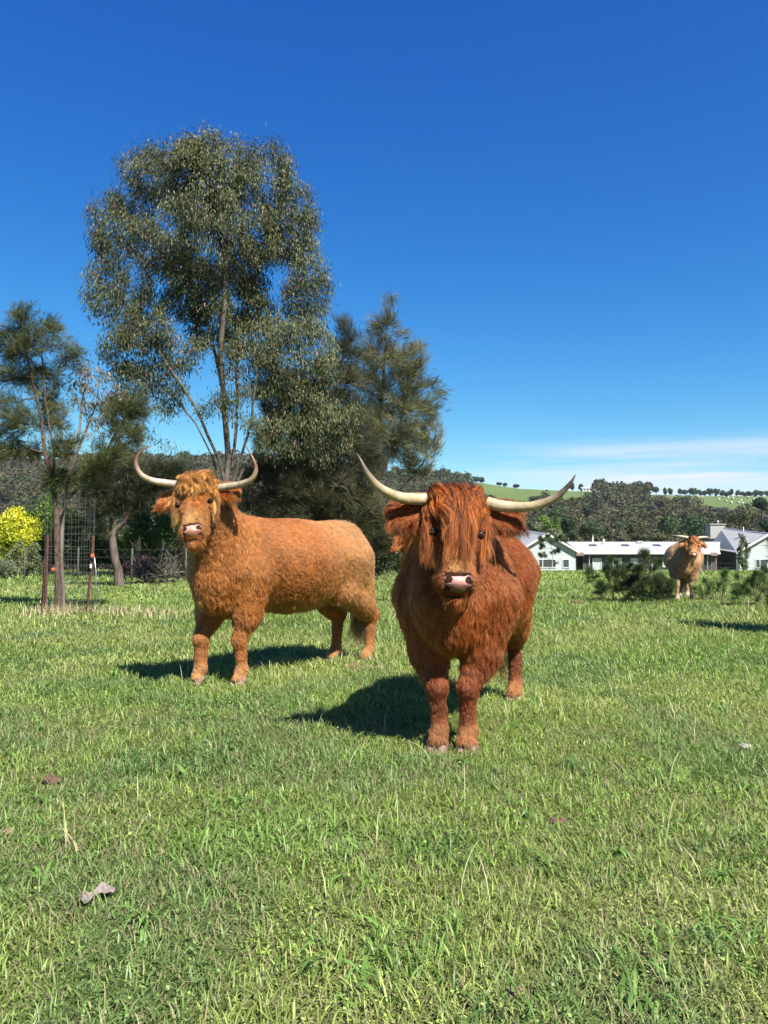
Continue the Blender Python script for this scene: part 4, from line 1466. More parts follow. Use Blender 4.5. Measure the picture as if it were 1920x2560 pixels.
bx = at(158, 1528, D5); B5 = np.array([bx.x, D5, tz(bx.x, D5)])
def r5(px, py, dy=0): return rel(px, py, D5 + dy, B5)
e5 = [(c, r, 1.0) for c, r in [ellp(px, py, rx, ry, D5, B5, 1.0) for px, py, rx, ry in [(215, 920, 40, 45), (195, 960, 35, 35), (250, 960, 45, 40), (225, 1010, 50, 30), (290, 1000, 50, 50), (265, 1050, 40, 40)]]]
EU5 = dict(n=1500, L=.085, W=.020, spread=.05, vert=-.8, out=.2, along=.2, jit=.45, c1=A3(.075, .08, .045), c2=A3(.17, .15, .10), cs=2, amp=.9, rmax=.008)
make_tree('gum_sapling', 'thin pale-barked gum sapling leaning right out of the wire guard', 'tree', B5,
          [[(0, 0, -.05), r5(157, 1480), r5(153, 1400), r5(155, 1330), r5(160, 1270), r5(166, 1225), r5(175, 1180), r5(192, 1130), r5(208, 1090), r5(225, 1050), r5(240, 1010)],
           [6, r5(180, 1140), r5(198, 1080), r5(205, 1010), r5(212, 960)]],
          e5, 200, .10, .8, .13, .0030, .032, M_BARK_G, M_LEAF, EU5, seed=35, group='small trees in the wire guard')

# --- bent dark tree with a smooth knuckled trunk
D6 = 22.0
bx = at(300, 1448, D6); B6 = np.array([bx.x, D6, tz(bx.x, D6)])
def r6(px, py, dy=0): return rel(px, py, D6 + dy, B6)
e6 = [(c, r, 1.0) for c, r in [ellp(px, py, rx, ry, D6, B6, .9) for px, py, rx, ry in [(260, 1200, 60, 50), (330, 1200, 60, 55), (390, 1230, 45, 40), (290, 1250, 80, 30), (230, 1250, 30, 35), (420, 1180, 50, 30)]]]
OAK6 = dict(n=3600, L=.30, W=.011, spread=.10, vert=.25, out=.5, along=.6, jit=.4, c1=A3(.026, .030, .016), c2=A3(.060, .062, .030), cs=1.2, amp=.8, rmax=.02, multi=6, fan=.3)
make_tree('crooked_tree', 'dark crooked tree with a pale knuckled bent trunk left of the tan cow', 'tree', B6,
          [[(0, 0, -.05), r6(296, 1425), r6(288, 1400), r6(284, 1370), r6(280, 1340), r6(272, 1330), r6(255, 1322), r6(238, 1308), r6(240, 1290), r6(262, 1282), r6(272, 1270)],
           [4, r6(288, 1325), r6(308, 1308), r6(312, 1285), r6(305, 1250), r6(318, 1215)], [4, r6(276, 1320, .3), r6(280, 1290, .4), r6(270, 1250, .3), r6(262, 1210)],
           [12, r6(340, 1250), r6(365, 1228), r6(385, 1215)]],
          e6, 420, .18, 1.6, .24, .006, .11, bark_mat('pale_trunk', (.05, .037, .03), (.15, .115, .095), 9), M_NEEDLE, OAK6, seed=44)


# --- bushes: short stems and a leafy crown
def bush(name, label, cat, px, py, d, hw, hh, c1, c2, n=2500, L=.10, W=.05, group=None, seed=1, m=None, ells=None, vert=.1, bark=None, rt=.008, shell=.4, flower=None, rmax=.05, jit=.7, spread=.09, multi=1, fan=.3, natt=110):
    p = at(px, py, d); b = np.array([p.x, d, tz(p.x, d)])
    s = d / F_PX
    top = p.z + 2 * hh * s
    H_ = max(.25, top - b[2])
    es = [((0, 0, H_ * .55), (hw * s * .8, hw * s * .7, H_ * .42), 1.5), ((-hw * s * .45, 0, H_ * .42), (hw * s * .5, hw * s * .45, H_ * .36), 1.0), ((hw * s * .45, .05, H_ * .45), (hw * s * .5, hw * s * .45, H_ * .38), 1.0)] if ells is None else ells
    rs = np.random.RandomState(seed)
    st = [[(0, 0, -.04), (0.01, 0, H_ * .12), (rs.normal(0, .03), 0, H_ * .3)]]
    for k in range(4):
        a = rs.uniform(0, 6.28); rr = hw * s * .35
        st.append([1, (math.cos(a) * rr * .5, math.sin(a) * rr * .5, H_ * .25), (math.cos(a) * rr, math.sin(a) * rr, H_ * .45)])
    lf = dict(n=n, L=L, W=W, spread=spread * max(.5, H_ / 2), vert=vert, out=.6, along=.3, jit=jit, c1=c1, c2=c2, cs=1.5 / max(H_, .5), amp=.7, rmax=1.0, flower=flower, centre=(0, 0, H_ * .3), multi=multi, fan=fan,
              wf=lambda P: .02 + (P[:, 2] > H_ * .1))
    return make_tree(name, label, cat, b, st, es, natt, max(.05, H_ * .07), H_ * 1.2, H_ * .11, rt, rmax, bark or M_BARK_D, m or M_BROAD, lf, group, seed, S=5, shell=shell, iters=60)


G1, G2 = A3(.045, .095, .014), A3(.120, .20, .030)
bush('golden_shrub', 'bright yellow-leaved small tree at the far left edge', 'tree', 38, 1442, 33, 62, 92, A3(.30, .36, .025), A3(.66, .62, .05), 5200, .15, .08, seed=3, rmax=.07)
bush('variegated_shrub', 'pale cream and green shrub below the golden tree', 'shrub', 62, 1446, 31, 55, 46, A3(.12, .15, .06), A3(.23, .25, .13), 2600, .11, .06, seed=5)
grp = 'green shrubs behind the wire guard'
bush('green_tree', 'deep green leafy tree between golden tree and wire guard', 'tree', 118, 1445, 35, 62, 115, G1, G2, 6500, .16, .09, grp, 6, rmax=.08)
bush('green_tree', 'bright green leafy shrub behind the bent trunk', 'tree', 215, 1444, 36, 60, 85, G1 * 1.1, G2 * 1.2, 5200, .16, .09, grp, 7, rmax=.08)
bush('green_tree', 'bright green bush just left of the tan cow', 'tree', 380, 1444, 34, 78, 100, G1 * 1.15, G2 * 1.25, 7500, .15, .085, grp, 8, rmax=.08)
bush('green_tree', 'low green bush behind the bent trunk and the burgundy shrub', 'tree', 300, 1444, 37, 60, 70, G1, G2, 4200, .15, .085, grp, 10, rmax=.08)
bush('green_tree', 'sunlit bush showing over the back of the tan cow', 'tree', 640, 1442, 35, 75, 96, G1 * 1.2, G2 * 1.2, 5000, .16, .09, grp, 18, rmax=.08)
bush('burgundy_shrub', 'low burgundy-leaved shrub behind the bent trunk', 'shrub', 345, 1444, 29, 50, 30, A3(.040, .015, .028), A3(.085, .030, .050), 3200, .07, .04, seed=11)
grp = 'dark undergrowth behind the tan cow'
for k, (px, d, hw, hh, lb) in enumerate([(945, 31, 60, 62, 'dark green bush beside the lilac tree tube'), (1015, 34, 60, 55, 'dark bush left of the half-hidden reddish cow'), (1075, 38, 70, 80, 'olive bush behind the front cow'),
                                         (470, 30, 60, 70, 'dark bush hidden mostly by the head of the tan cow'), (560, 33, 80, 80, 'dark undergrowth bush at the foot of the gum tree'), (860, 33, 70, 85, 'dark undergrowth bush below the she-oaks')]):
    bush('dark_bush', lb, 'bush', px, 1446, d, hw, hh, A3(.040, .055, .022), A3(.085, .105, .040), 3600, .14, .05, grp, 60 + k, rmax=.05)
bush('grey_shrub', 'grey-green shrub at the left edge below the golden tree', 'shrub', 8, 1450, 28, 36, 28, A3(.13, .16, .10), A3(.22, .25, .16), 1500, .10, .03, seed=13)

# dead brush pile
p = at(395, 1450, 24); rsb = np.random.RandomState(5)
bz = np.array([p.x, 24, tz(p.x, 24)])
mb = MB()
for k in range(95):
    a = rsb.uniform(0, 6.28); x, y = rsb.normal(0, .42), rsb.normal(0, .35)
    ln = rsb.uniform(.5, 1.5); el = rsb.uniform(-.05, 1.0)
    p0 = np.array([x, y, rsb.uniform(.0, .35)]); d_ = np.array([math.cos(a) * math.cos(el), math.sin(a) * math.cos(el) * .6, math.sin(el)])
    mid = p0 + d_ * ln * .5 + rsb.normal(0, .09, 3); end = p0 + d_ * ln + rsb.normal(0, .1, 3)
    p0[2] = max(.02, p0[2]); r0 = rsb.uniform(.010, .028)
    mb.tube([p0, mid, end], [r0, r0 * .7, r0 * .25], 5)
    for q in range(3):
        e2_ = mid + (end - mid) * rsb.rand() + 0; mb.tube([e2_, e2_ + rsb.normal(0, .22, 3) + (0, 0, .1)], [r0 * .4, r0 * .12], 4)
o = mb.build('brush_pile', M_DEAD, None, True, bz)
tag(o, 'tangled pile of dead grey branches beside the burgundy shrub', 'brush pile')

# ------------------------------------------------------------------ pine saplings
M_PINEBARK = bark_mat('pine_bark', (.10, .065, .045), (.22, .15, .10), 20)


def pine(label, px, py, d, stems, c1, c2, seed, L=.17, n=1000, multi=9, group='young pines in the paddock', W=.0042, name='pine_sapling', extra=None):
    """stems: list of polylines in photo pixels, tufts of long needles clothe their outer part"""
    rs = np.random.RandomState(seed)
    p = at(px, py, d); b = np.array([p.x, d, tz(p.x, d)])
    root = empty(name, b); tag(root, label, 'pine', group)
    mb = MB(); P0 = []; Dr = []
    off = p.z - b[2]
    for i, st in enumerate(stems):
        dy0 = rs.normal(0, .16) if i else 0
        pts = [np.array(rel(q[0], q[1], d, b)) - (0, 0, off * (1 if off > 0 else 0) * 0) for q in st]
        pts = [q + np.array([0, dy0 * k / max(1, len(pts) - 1), 0]) for k, q in enumerate(pts)]
        C = catmull(pts, 14)
        r0 = .016 if i == 0 else .009
        mb.tube(C, list(np.linspace(r0, .004, 14)), 6)
        m = max(5, int((n if i == 0 else n * .6) / 20))
        t = np.concatenate([[.999, .97], rs.uniform(.25, 1.0, m)])
        k = np.clip((t * 13).astype(int), 0, 12); f = (t * 13 - k)[:, None]
        bp_ = C[k] * (1 - f) + C[k + 1] * f; bd_ = unit(C[k + 1] - C[k])
        for j in range(len(t)):
            tl = L * rs.uniform(.5, 1.5) * (1.35 - t[j]) if j > 1 else L * .3
            td = unit(bd_[j] * (.6 if j > 1 else 1.5) + rs.normal(0, .75 if j > 1 else .1, 3) + (0, 0, .45))
            e_ = bp_[j] + td * tl
            mb.tube([bp_[j], e_], [.0035, .002], 4)
            u_ = rs.rand(60, 1) ** .6
            P0.append(bp_[j] * (1 - u_) + e_ * u_); Dr.append(np.tile(td, (60, 1)))
    P0 = np.concatenate(P0); Dr = np.concatenate(Dr)
    m = len(P0); multi = 2
    P = np.repeat(P0, multi, 0); D_ = np.repeat(Dr, multi, 0) * .9 + rs.normal(0, .55, (m * multi, 3)) + (0, 0, .10)
    Ls = L * rs.uniform(.45, 1.0, m * multi)
    V, q = leaf_quads(rs, P, D_, Ls, np.full(m * multi, W), .05)
    c = leaf_colour(rs, P, c1, c2, m * multi, 5, seed=seed, amp=.8)
    mb.build('stem', M_PINEBARK, root, True)
    mesh('needles', V, q, M_NEEDLE, root, False, {'col': np.repeat(c, 4, 0)})
    return root


PC1, PC2 = A3(.045, .070, .025), A3(.095, .135, .050)
pine('bushy low pine sapling, leftmost of the dark pine clump', 1530, 1500, 15.6, [[(1535, 1502), (1530, 1470), (1522, 1435), (1525, 1405)], [(1532, 1480), (1505, 1462), (1492, 1435)], [(1534, 1470), (1556, 1440), (1572, 1420)],
     [(1534, 1490), (1510, 1485), (1500, 1465)], [(1534, 1485), (1560, 1470), (1580, 1450)], [(1534, 1480), (1545, 1440), (1545, 1415)]], PC1, PC2, 3, n=420)
pine('upright pine sapling with a bare lower stem in the middle of the dark pine clump', 1607, 1503, 15.3, [[(1607, 1504), (1606, 1470), (1605, 1435), (1606, 1405), (1609, 1390)], [(1606, 1450), (1592, 1438), (1590, 1425)], [(1606, 1440), (1630, 1428), (1640, 1412)],
     [(1606, 1470), (1630, 1460), (1652, 1448)], [(1607, 1480), (1640, 1478), (1665, 1462)]], PC1, PC2, 4, n=360)
pine('dark spreading pine sapling at the right of the pine clump, beside the pale cow', 1648, 1505, 15.2, [[(1645, 1506), (1650, 1480), (1655, 1455)], [(1645, 1500), (1620, 1480), (1600, 1472)], [(1645, 1500), (1662, 1487), (1674, 1480)],
     [(1645, 1500), (1635, 1475), (1628, 1455)], [(1645, 1500), (1660, 1480), (1668, 1462)], [(1645, 1500), (1600, 1495), (1575, 1480)]], PC1 * .75, PC2 * .7, 5, n=420)
pine('bushy pine growth filling the middle of the dark pine clump', 1570, 1503, 15.9, [[(1570, 1504), (1572, 1475), (1575, 1450)], [(1570, 1500), (1555, 1478), (1545, 1460)], [(1570, 1500), (1590, 1478), (1597, 1460)], [(1570, 1500), (1580, 1465), (1585, 1445)]], PC1, PC2, 6, n=420)
pine('spindly pine with a curved stem standing before the white gabled wing', 1362, 1440, 31, [[(1360, 1441), (1376, 1420), (1382, 1395), (1378, 1365), (1368, 1343)], [(1380, 1400), (1362, 1396), (1352, 1390)], [(1380, 1385), (1392, 1378)],
     [(1380, 1370), (1358, 1372), (1352, 1366)], [(1376, 1358), (1388, 1352), (1394, 1346)], [(1378, 1362), (1356, 1355), (1354, 1350)]], PC1, PC2, 7, L=.18, n=95, W=.009)
pine('low sprawling pine at the right edge', 1895, 1512, 14.2, [[(1893, 1515), (1890, 1480), (1900, 1445)], [(1893, 1505), (1860, 1480), (1845, 1450)], [(1893, 1505), (1925, 1480), (1945, 1440)], [(1893, 1505), (1875, 1470), (1870, 1440)], [(1893, 1508), (1850, 1500), (1830, 1485)],
     [(1893, 1500), (1915, 1465), (1920, 1430)]], PC1 * 1.5, PC2 * 1.5, 8, n=260, multi=8)
pine('wispy sprawling pine between the pale cow and the right edge', 1785, 1500, 15.6, [[(1790, 1502), (1775, 1480), (1765, 1460)], [(1790, 1500), (1800, 1475), (1812, 1455)], [(1790, 1502), (1760, 1495), (1745, 1478)]], PC1 * 1.4, PC2 * 1.4, 9, n=120, multi=8)
pine('small seedling with a tufted top and curled brown leaf low on its stem', 1808, 1508, 13.4, [[(1806, 1512), (1807, 1485), (1808, 1455), (1811, 1440)]], PC1 * 1.3, A3(.09, .17, .04), 10, n=110, multi=9)
pine('taller pine just outside the right edge that shades the grass', 2050, 1580, 9.5, [[(2050, 1600), (2055, 1450), (2050, 1300), (2055, 1200)], [(2050, 1500), (1985, 1450), (1960, 1410)], [(2050, 1500), (2130, 1430), (2170, 1380)], [(2052, 1420), (1990, 1370), (1965, 1340)],
     [(2052, 1380), (2120, 1340), (2140, 1300)], [(2052, 1350), (1995, 1310), (1975, 1280)], [(2050, 1540), (1980, 1510), (1950, 1490)], [(2050, 1540), (2110, 1500), (2150, 1470)], [(2052, 1460), (2030, 1400), (2020, 1350)]], PC1, PC2, 12, n=900, L=.22, W=.008)
# small leafy tree against the pale wall
bush('young_tree', 'small leafy tree in front of the pale wall of the right wing', 'tree', 1860, 1434, 60, 17, 25, A3(.055, .08, .035), A3(.10, .13, .055), 1600, .14, .09, seed=21, spread=.07,
     ells=[((0, 0, 2.4), (.38, .35, .9), 1), ((-.25, 0, 1.8), (.35, .3, .5), 1), ((.3, 0, 2.5), (.3, .3, .4), 1), ((0, 0, 3.1), (.2, .2, .5), .6)])
HAZE = 0.00011
# ------------------------------------------------------------------ house
def hit(px, py, d0=3.0, d1=640.0):
    """where the sight line of a photo pixel meets the ground"""
    ds = np.geomspace(d0, d1, 900)
    a0 = at(px, py, 1.0); sx, sz = a0.x, a0.z - CAM_Z
    dz = CAM_Z + sz * ds - terrain(sx * ds, ds)
    k = np.where(dz < 0)[0]
    if len(k) == 0: return Vector((sx * d1, d1, tz(sx * d1, d1)))
    d = ds[k[0]]
    return Vector((sx * d, d, tz(sx * d, d)))


M_ROOF = NT('pale_ribbed_steel_roof')
w_ = M_ROOF.node('ShaderNodeTexWave', wave_type='BANDS', bands_direction='X'); w_.inputs['Scale'].default_value = 1.6; w_.inputs['Distortion'].default_value = 0
c_ = M_ROOF.node('ShaderNodeTexCoord'); M_ROOF.l.new(c_.outputs['Object'], w_.inputs['Vector'])
M_ROOF.pbr(M_ROOF.ramp(M_ROOF.tex(.6, 3), [(0.3, (.27, .27, .265)), (0.7, (.32, .32, .315))]), .55, 0, .2); M_ROOF.bump(w_.outputs['Fac'], .5, .03); M_ROOF = M_ROOF.m
M_TRIM = simple('white_trim', (.52, .52, .52), .4, .05)
M_DARKWALL = simple('charcoal_board_wall', (.055, .054, .054), .7, .12, 3)
M_BRICK = simple('brown_fascia', (.20, .13, .10), .8, .2, 6)
M_GLASS = NT('dark_window_glass').pbr((.035, .042, .05), .06, 0, .6).m
M_GLASSL = NT('curtained_window_glass').pbr((.30, .32, .33), .15, 0, .5).m
M_STEEL = simple('galvanised_steel', (.42, .43, .44), .45, .15, 12, .6)
t = NT('unpainted_weatherboard')
tc_ = t.node('ShaderNodeTexCoord'); sp_ = t.node('ShaderNodeSeparateXYZ'); t.l.new(tc_.outputs['Object'], sp_.inputs[0])
def nmath(t, op, a, b):
    x = t.node('ShaderNodeMath', operation=op); t.set(x.inputs[0], a); t.set(x.inputs[1], b); return x.outputs[0]
fr = nmath(t, 'FRACT', nmath(t, 'MULTIPLY', sp_.outputs['Z'], 2.6), 0.0)
band_ = t.ramp(fr, [(0.0, (.38, .31, .29)), (.16, (.35, .35, .35)), (.34, (.33, .34, .35)), (.50, (.24, .31, .335)), (.74, (.235, .305, .33)), (.86, (.34, .345, .35))])
nz_ = t.tex(.5, 4, .6, vscale=(.5, 1, 3))
t.pbr(t.mix(t.ramp(nz_, [(.42, 0.0), (.60, 1.0)]), (.31, .325, .33), band_), .7, 0, .2)
M_BOARD = t.m

farmhouse = empty('farmhouse', (0, 0, 0))
tag(farmhouse, 'single-storey house with white metal roofs, two pale gabled wings and a charcoal link', 'house')
FZ = -2.15


def HP(px, py, d): return at(px, py, d)


def wing(px_ax, N, Fr, El, FeL, Er, FeR, wall_l, wall_r, dF):
    """roof as two thick slopes; gable wall facing the camera"""
    r = MB()
    r.slab([N, Fr, FeL, El], .14); ro = r.build('roof', M_ROOF, farmhouse)
    r = MB(); r.slab([N, Er, FeR, Fr], .14); r.build('roof', M_ROOF, farmhouse)
    # barge boards on the front verge and gutters
    b = MB()
    for a, c in ((N, El), (N, Er)):
        a2 = a + Vector((0, -.06, .05)); c2 = c + Vector((0, -.06, .05))
        b.hexa([a2 + Vector((0, 0, -.28)), c2 + Vector((0, 0, -.28)), c2 + Vector((0, .045, -.28)), a2 + Vector((0, .045, -.28)), a2, c2, c2 + Vector((0, .045, 0)), a2 + Vector((0, .045, 0))])
    b.build('barge_board', M_TRIM, ro)
    apex_x = N.x
    def roofz(x):
        e = El if x < apex_x else Er
        return N.z + (e.z - N.z) * (x - apex_x) / (e.x - apex_x)
    wy = dF + .45
    P = [(wall_l, wy, FZ), (wall_r, wy, FZ), (wall_r, wy, roofz(wall_r) - .2), (apex_x, wy, N.z - .2), (wall_l, wy, roofz(wall_l) - .2)]
    g_ = MB().prism(P, (0, .2, 0)); g_.build('gable_wall', M_BOARD, farmhouse)
    return wy


N1, F1 = HP(1369, 1333, 93), HP(1305, 1324, 110)
El1, Fl1 = HP(1291, 1379, 93), HP(1262, 1372, 110)
Er1, Fr1 = HP(1449, 1379.5, 93), HP(1425, 1369, 110)
w1 = wing(0, N1, F1, El1, Fl1, Er1, Fr1, HP(1299, 1400, 93.45).x, HP(1439, 1400, 93.45).x, 93)
xw = HP(1439, 1400, 93.45).x
MB().box(xw - .2, xw, w1 + .21, 108, FZ, Er1.z - .15).build('side_wall', M_DARKWALL, farmhouse)
N2, F2 = HP(1925, 1332.5, 95), HP(1797, 1317, 112)
El2, Fl2 = HP(1840, 1381, 95), HP(1760, 1369, 112)
Er2 = Vector((2 * N2.x - El2.x, 95, El2.z)); Fr2 = Vector((2 * N2.x - El2.x + 1.5, 112, Fl2.z))
xl2 = HP(1844, 1400, 95.45).x
w2 = wing(0, N2, F2, El2, Fl2, Er2, Fr2, xl2, Er2.x - .5, 95)
# angled charcoal side wall of the right wing
b0 = Vector((xl2, w2, FZ)); b1 = Vector((Fl2.x + .5, 111.5, FZ))
n_ = (b1 - b0).cross(Vector((0, 0, 1))).normalized() * .2
wl_ = MB().hexa([b0, b0 + n_, b1 + n_, b1, b0 + Vector((0, 0, El2.z - .18 - FZ)), b0 + n_ + Vector((0, 0, El2.z - .18 - FZ)), b1 + n_ + Vector((0, 0, Fl2.z - .2 - FZ)), b1 + Vector((0, 0, Fl2.z - .2 - FZ))])
wl_.build('side_wall', M_DARKWALL, farmhouse)
# link wing
ra, rb = HP(1417, 1355.7, 103.5), HP(1800, 1355.7, 103.5)
ea, eb = HP(1452, 1381.5, 96.3), HP(1800, 1381.5, 96.3)
ba, bb = Vector((ra.x, 110.5, ea.z)), Vector((rb.x, 110.5, eb.z))
r = MB(); r.slab([ra, rb, eb, ea], .12); lr = r.build('roof', M_ROOF, farmhouse)
r = MB(); r.slab([ra, ba, bb, rb], .12); r.build('roof', M_ROOF, farmhouse)
MB().box(ea.x, eb.x, 96.14, 96.28, ea.z - .2, ea.z + .02).build('gutter', M_TRIM, farmhouse)
MB().box(ra.x, rb.x, 103.3, 103.7, ra.z - .02, ra.z + .06).build('ridge_cap', M_TRIM, lr)
wm = MB(); x0, x1 = HP(1463, 1400, 97).x, HP(1788, 1400, 97).x
wm.box(x0, x1, 97, 97.2, FZ, ea.z - .06)
x = x0 + .1
while x < x1 - .1:
    wm.box(x, x + .055, 96.955, 96.999, FZ, ea.z - .24); x += .42
wm.build('batten_wall', M_DARKWALL, farmhouse)
MB().box(x0 - .3, x0 + .01, 97.02, 99.5, FZ, ea.z - .08).build('side_wall', M_DARKWALL, farmhouse)
# recessed entries with brown fascia panels
for (pa, pb, d) in ((1441, 1460, 96.1), (1778, 1794, 96.1)):
    a_, b_ = HP(pa, 1389, d), HP(pb, 1389, d)
    MB().box(a_.x, b_.x, d, d + .08, HP(pa, 1389.5, d).z, HP(pa, 1381.5, d).z).build('fascia_panel', M_BRICK, farmhouse)
for (pa, pb, d, yy) in ((1441, 1463, 98.4, 98.4), (1776, 1792, 96.9, 96.9)):
    a_, b_ = HP(pa, 1400, d), HP(pb, 1400, d)
    dd = MB().box(a_.x + .1, b_.x - .1, yy, yy + .06, FZ, HP(pa, 1393, d).z).build('door', simple('dark_door', (.06, .055, .05), .5), farmhouse)
    MB().box(a_.x + .02, a_.x + .09, yy - .02, yy + .05, FZ, HP(pa, 1392.4, d).z).box(b_.x - .09, b_.x - .02, yy - .02, yy + .05, FZ, HP(pa, 1392.4, d).z).build('door_frame', M_BRICK, dd)


def window(pa, pb, ya, yb, d, glass=None, bars=(), name='window'):
    a_, b_ = HP(pa, yb, d), HP(pb, ya, d)
    x0, x1, z0, z1 = a_.x, b_.x, a_.z, b_.z
    f_ = .09
    m_ = MB().box(x0, x1, d - .06, d + .05, z0, z0 + f_).box(x0, x1, d - .06, d + .05, z1 - f_, z1).box(x0, x0 + f_, d - .059, d + .05, z0 + f_, z1 - f_).box(x1 - f_, x1, d - .059, d + .05, z0 + f_, z1 - f_)
    for t_ in bars:
        xc = x0 + (x1 - x0) * t_
        m_.box(xc - .045, xc + .045, d - .058, d + .05, z0 + f_, z1 - f_)
    w_ = m_.build(name, M_TRIM, farmhouse)
    MB().box(x0 + .02, x1 - .02, d + .0, d + .03, z0 + .02, z1 - .02).build('pane', glass or M_GLASS, w_)


window(1346, 1390.5, 1397.5, 1419.5, w1 - .02, None, (.24, .78))
window(1406, 1423.5, 1397.5, 1419.5, w1 - .02)
window(1481.5, 1504, 1395.3, 1424.5, 96.9, M_GLASSL)
window(1531.5, 1554, 1395.3, 1423.8, 96.9, M_GLASSL)
window(1577, 1606, 1395.3, 1429, 96.9, M_GLASSL, (.38,), 'glass_door')
window(1656, 1675, 1395.3, 1418, 96.9, M_GLASSL)
window(1849.5, 1867, 1397, 1420.5, w2 - .02)
window(1888.5, 1935, 1397.5, 1420.5, w2 - .02, None, (.24,))
for (px, d) in ((1473.5, 96.7), (1769, 96.7)):
    p = HP(px, 1430, d)
    MB().tube([(p.x, d, FZ), (p.x, d, -.0), (p.x, d - .3, ea.z - .15)], .055, 8).build('downpipe', M_TRIM, farmhouse, True)
p = HP(1842, 1400, 95.2)
MB().tube([(p.x, 95.25, FZ), (p.x, 95.25, El2.z - .3), (p.x + .1, 95.1, El2.z - .1)], .055, 8).build('downpipe', M_TRIM, farmhouse, True)
for (px, d) in ((1482, 101), (1563, 101), (1642, 101)):
    t_ = (d - 96.3) / (103.5 - 96.3); z = ea.z + (ra.z - ea.z) * t_
    p = HP(px, 1358, d); w = .45; sl = (ra.z - ea.z) / 7.2
    MB().hexa([(p.x - w, d - .4, z - .4 * sl + .01), (p.x + w, d - .4, z - .4 * sl + .01), (p.x + w, d + .4, z + .4 * sl + .01), (p.x - w, d + .4, z + .4 * sl + .01),
               (p.x - w, d - .4, z - .4 * sl + .12), (p.x + w, d - .4, z - .4 * sl + .12), (p.x + w, d + .4, z + .4 * sl + .12), (p.x - w, d + .4, z + .4 * sl + .12)]).build('skylight', M_GLASS, farmhouse)
p = HP(1509.5, 1361, 102); MB().tube([(p.x, 102, p.z - .3), (p.x, 102, HP(1509, 1348.5, 102).z)], .14, 10).build('vent_pipe', M_TRIM, farmhouse, True)
p = HP(1604, 1361, 102); MB().box(p.x - .4, p.x + .4, 102.6, 103, ra.z - .1, ra.z + .18).build('roof_vent', M_STEEL, farmhouse)
# chimney box, flue, whirling vent
a_, b_ = HP(1776, 1325, 110), HP(1813, 1311.5, 110)
ch = MB().box(a_.x, b_.x, 110, 111.6, a_.z - 1.2, b_.z).build('chimney', simple('chimney_cladding', (.30, .29, .27), .8), farmhouse)
MB().box(a_.x - .12, b_.x + .12, 109.85, 111.75, b_.z + .003, b_.z + .12).build('chimney_cap', M_STEEL, ch)
p = HP(1794.5, 1311, 110.8); MB().tube([(p.x, 110.8, b_.z + .1), (p.x, 110.8, b_.z + .4)], .13, 10).tube([(p.x, 110.8, b_.z + .4), (p.x, 110.8, b_.z + .45), (p.x, 110.8, b_.z + .62)], [.2, .22, .1], 10).build('flue', M_STEEL, ch, True)
p = HP(1850, 1336, 101); MB().tube([(p.x, 101, p.z - .35), (p.x, 101, p.z - .1)], .14, 10).tube([(p.x, 101, p.z - .12), (p.x, 101, p.z), (p.x, 101, p.z + .14), (p.x, 101, p.z + .22)], [.17, .25, .22, .05], 12).build('whirly_vent', simple('weathered_vent', (.12, .12, .12), .5), farmhouse, True)
p = HP(1859, 1336, 102); MB().tube([(p.x, 102, p.z - .5), (p.x, 102, HP(1859, 1317, 102).z)], .05, 8).build('vent_pipe', M_TRIM, farmhouse, True)
# odds and ends against the link wall
p = HP(1634, 1431, 95.5)
tank = MB().tube([(p.x - .3, 95.5, FZ), (p.x - .3, 95.5, -.55)], .33, 12).tube([(p.x - .3, 95.5, -.55), (p.x - .3, 95.5, -.35)], [.33, .08], 12).build('gas_cylinder', M_TRIM, None, True)
tag(tank, 'white gas cylinder against the charcoal wall of the house', 'gas cylinder')
p = HP(1622, 1431, 95.5)
hp_ = empty('heat_pump', (p.x - .1, 95.6, tz(p.x, 95.6)))
tag(hp_, 'white outdoor air-conditioning unit by the glass door of the house', 'air conditioner')
MB().box(-.42, .42, -.16, .16, .05, .95).build('casing', M_TRIM, hp_, bevel=.02)
MB().tube([(0.1, -.17, .5), (0.1, -.2, .5)], .3, 18).build('fan_grille', M_STEEL, hp_)

# ------------------------------------------------------------------ far hillside: woods, single trees, bales, sheds
rsw = np.random.RandomState(77)


def crown_cloud(rs, C, Rr, n, q):
    """n leaf clumps on several lobes of a crown: quads facing roughly outwards; C centre, Rr radii, q clump size"""
    m = 5
    lc = C + unit(rs.normal(0, 1, (m, 3))) * Rr * .45 * np.array([1, 1, .7]); lr = rs.uniform(.45, .72, m)
    k = rs.randint(0, m, n)
    d = unit(rs.normal(0, 1, (n, 3)) + (0, 0, .35))
    P = lc[k] + d * Rr * lr[k][:, None] * rs.uniform(.75, 1.08, (n, 1))
    nn = unit(d + rs.normal(0, .55, (n, 3)))
    a = unit(np.cross(nn, rs.normal(0, 1, (n, 3)))); b = np.cross(nn, a)
    s = q * rs.uniform(.5, 1.3, (n, 1))
    V = np.stack([P - a * s - b * s * .2, P + b * s * .9, P + a * s + b * s * .1, P - b * s * .8], 1).reshape(-1, 3)
    return V, np.arange(n)[:, None] * 4 + np.arange(4)[None]


def wood_ok(x, y):
    px = 960 + F_PX * x / y
    z = terrain(x, y); py = 1380 - (z - 1) / y * F_PX
    ptop = py - 7.0 / y * F_PX
    clear1 = (px > 1178) & (px < 1490) & (ptop < 1236 + 8 * np.sin(px * .05)) & (y > 250)
    clear2 = (px > 1625) & (ptop < PASTB(px) - 2 + 3 * np.sin(px * .09)) & (y > 250)
    return (y < 604) & ~clear1 & ~clear2, px, py


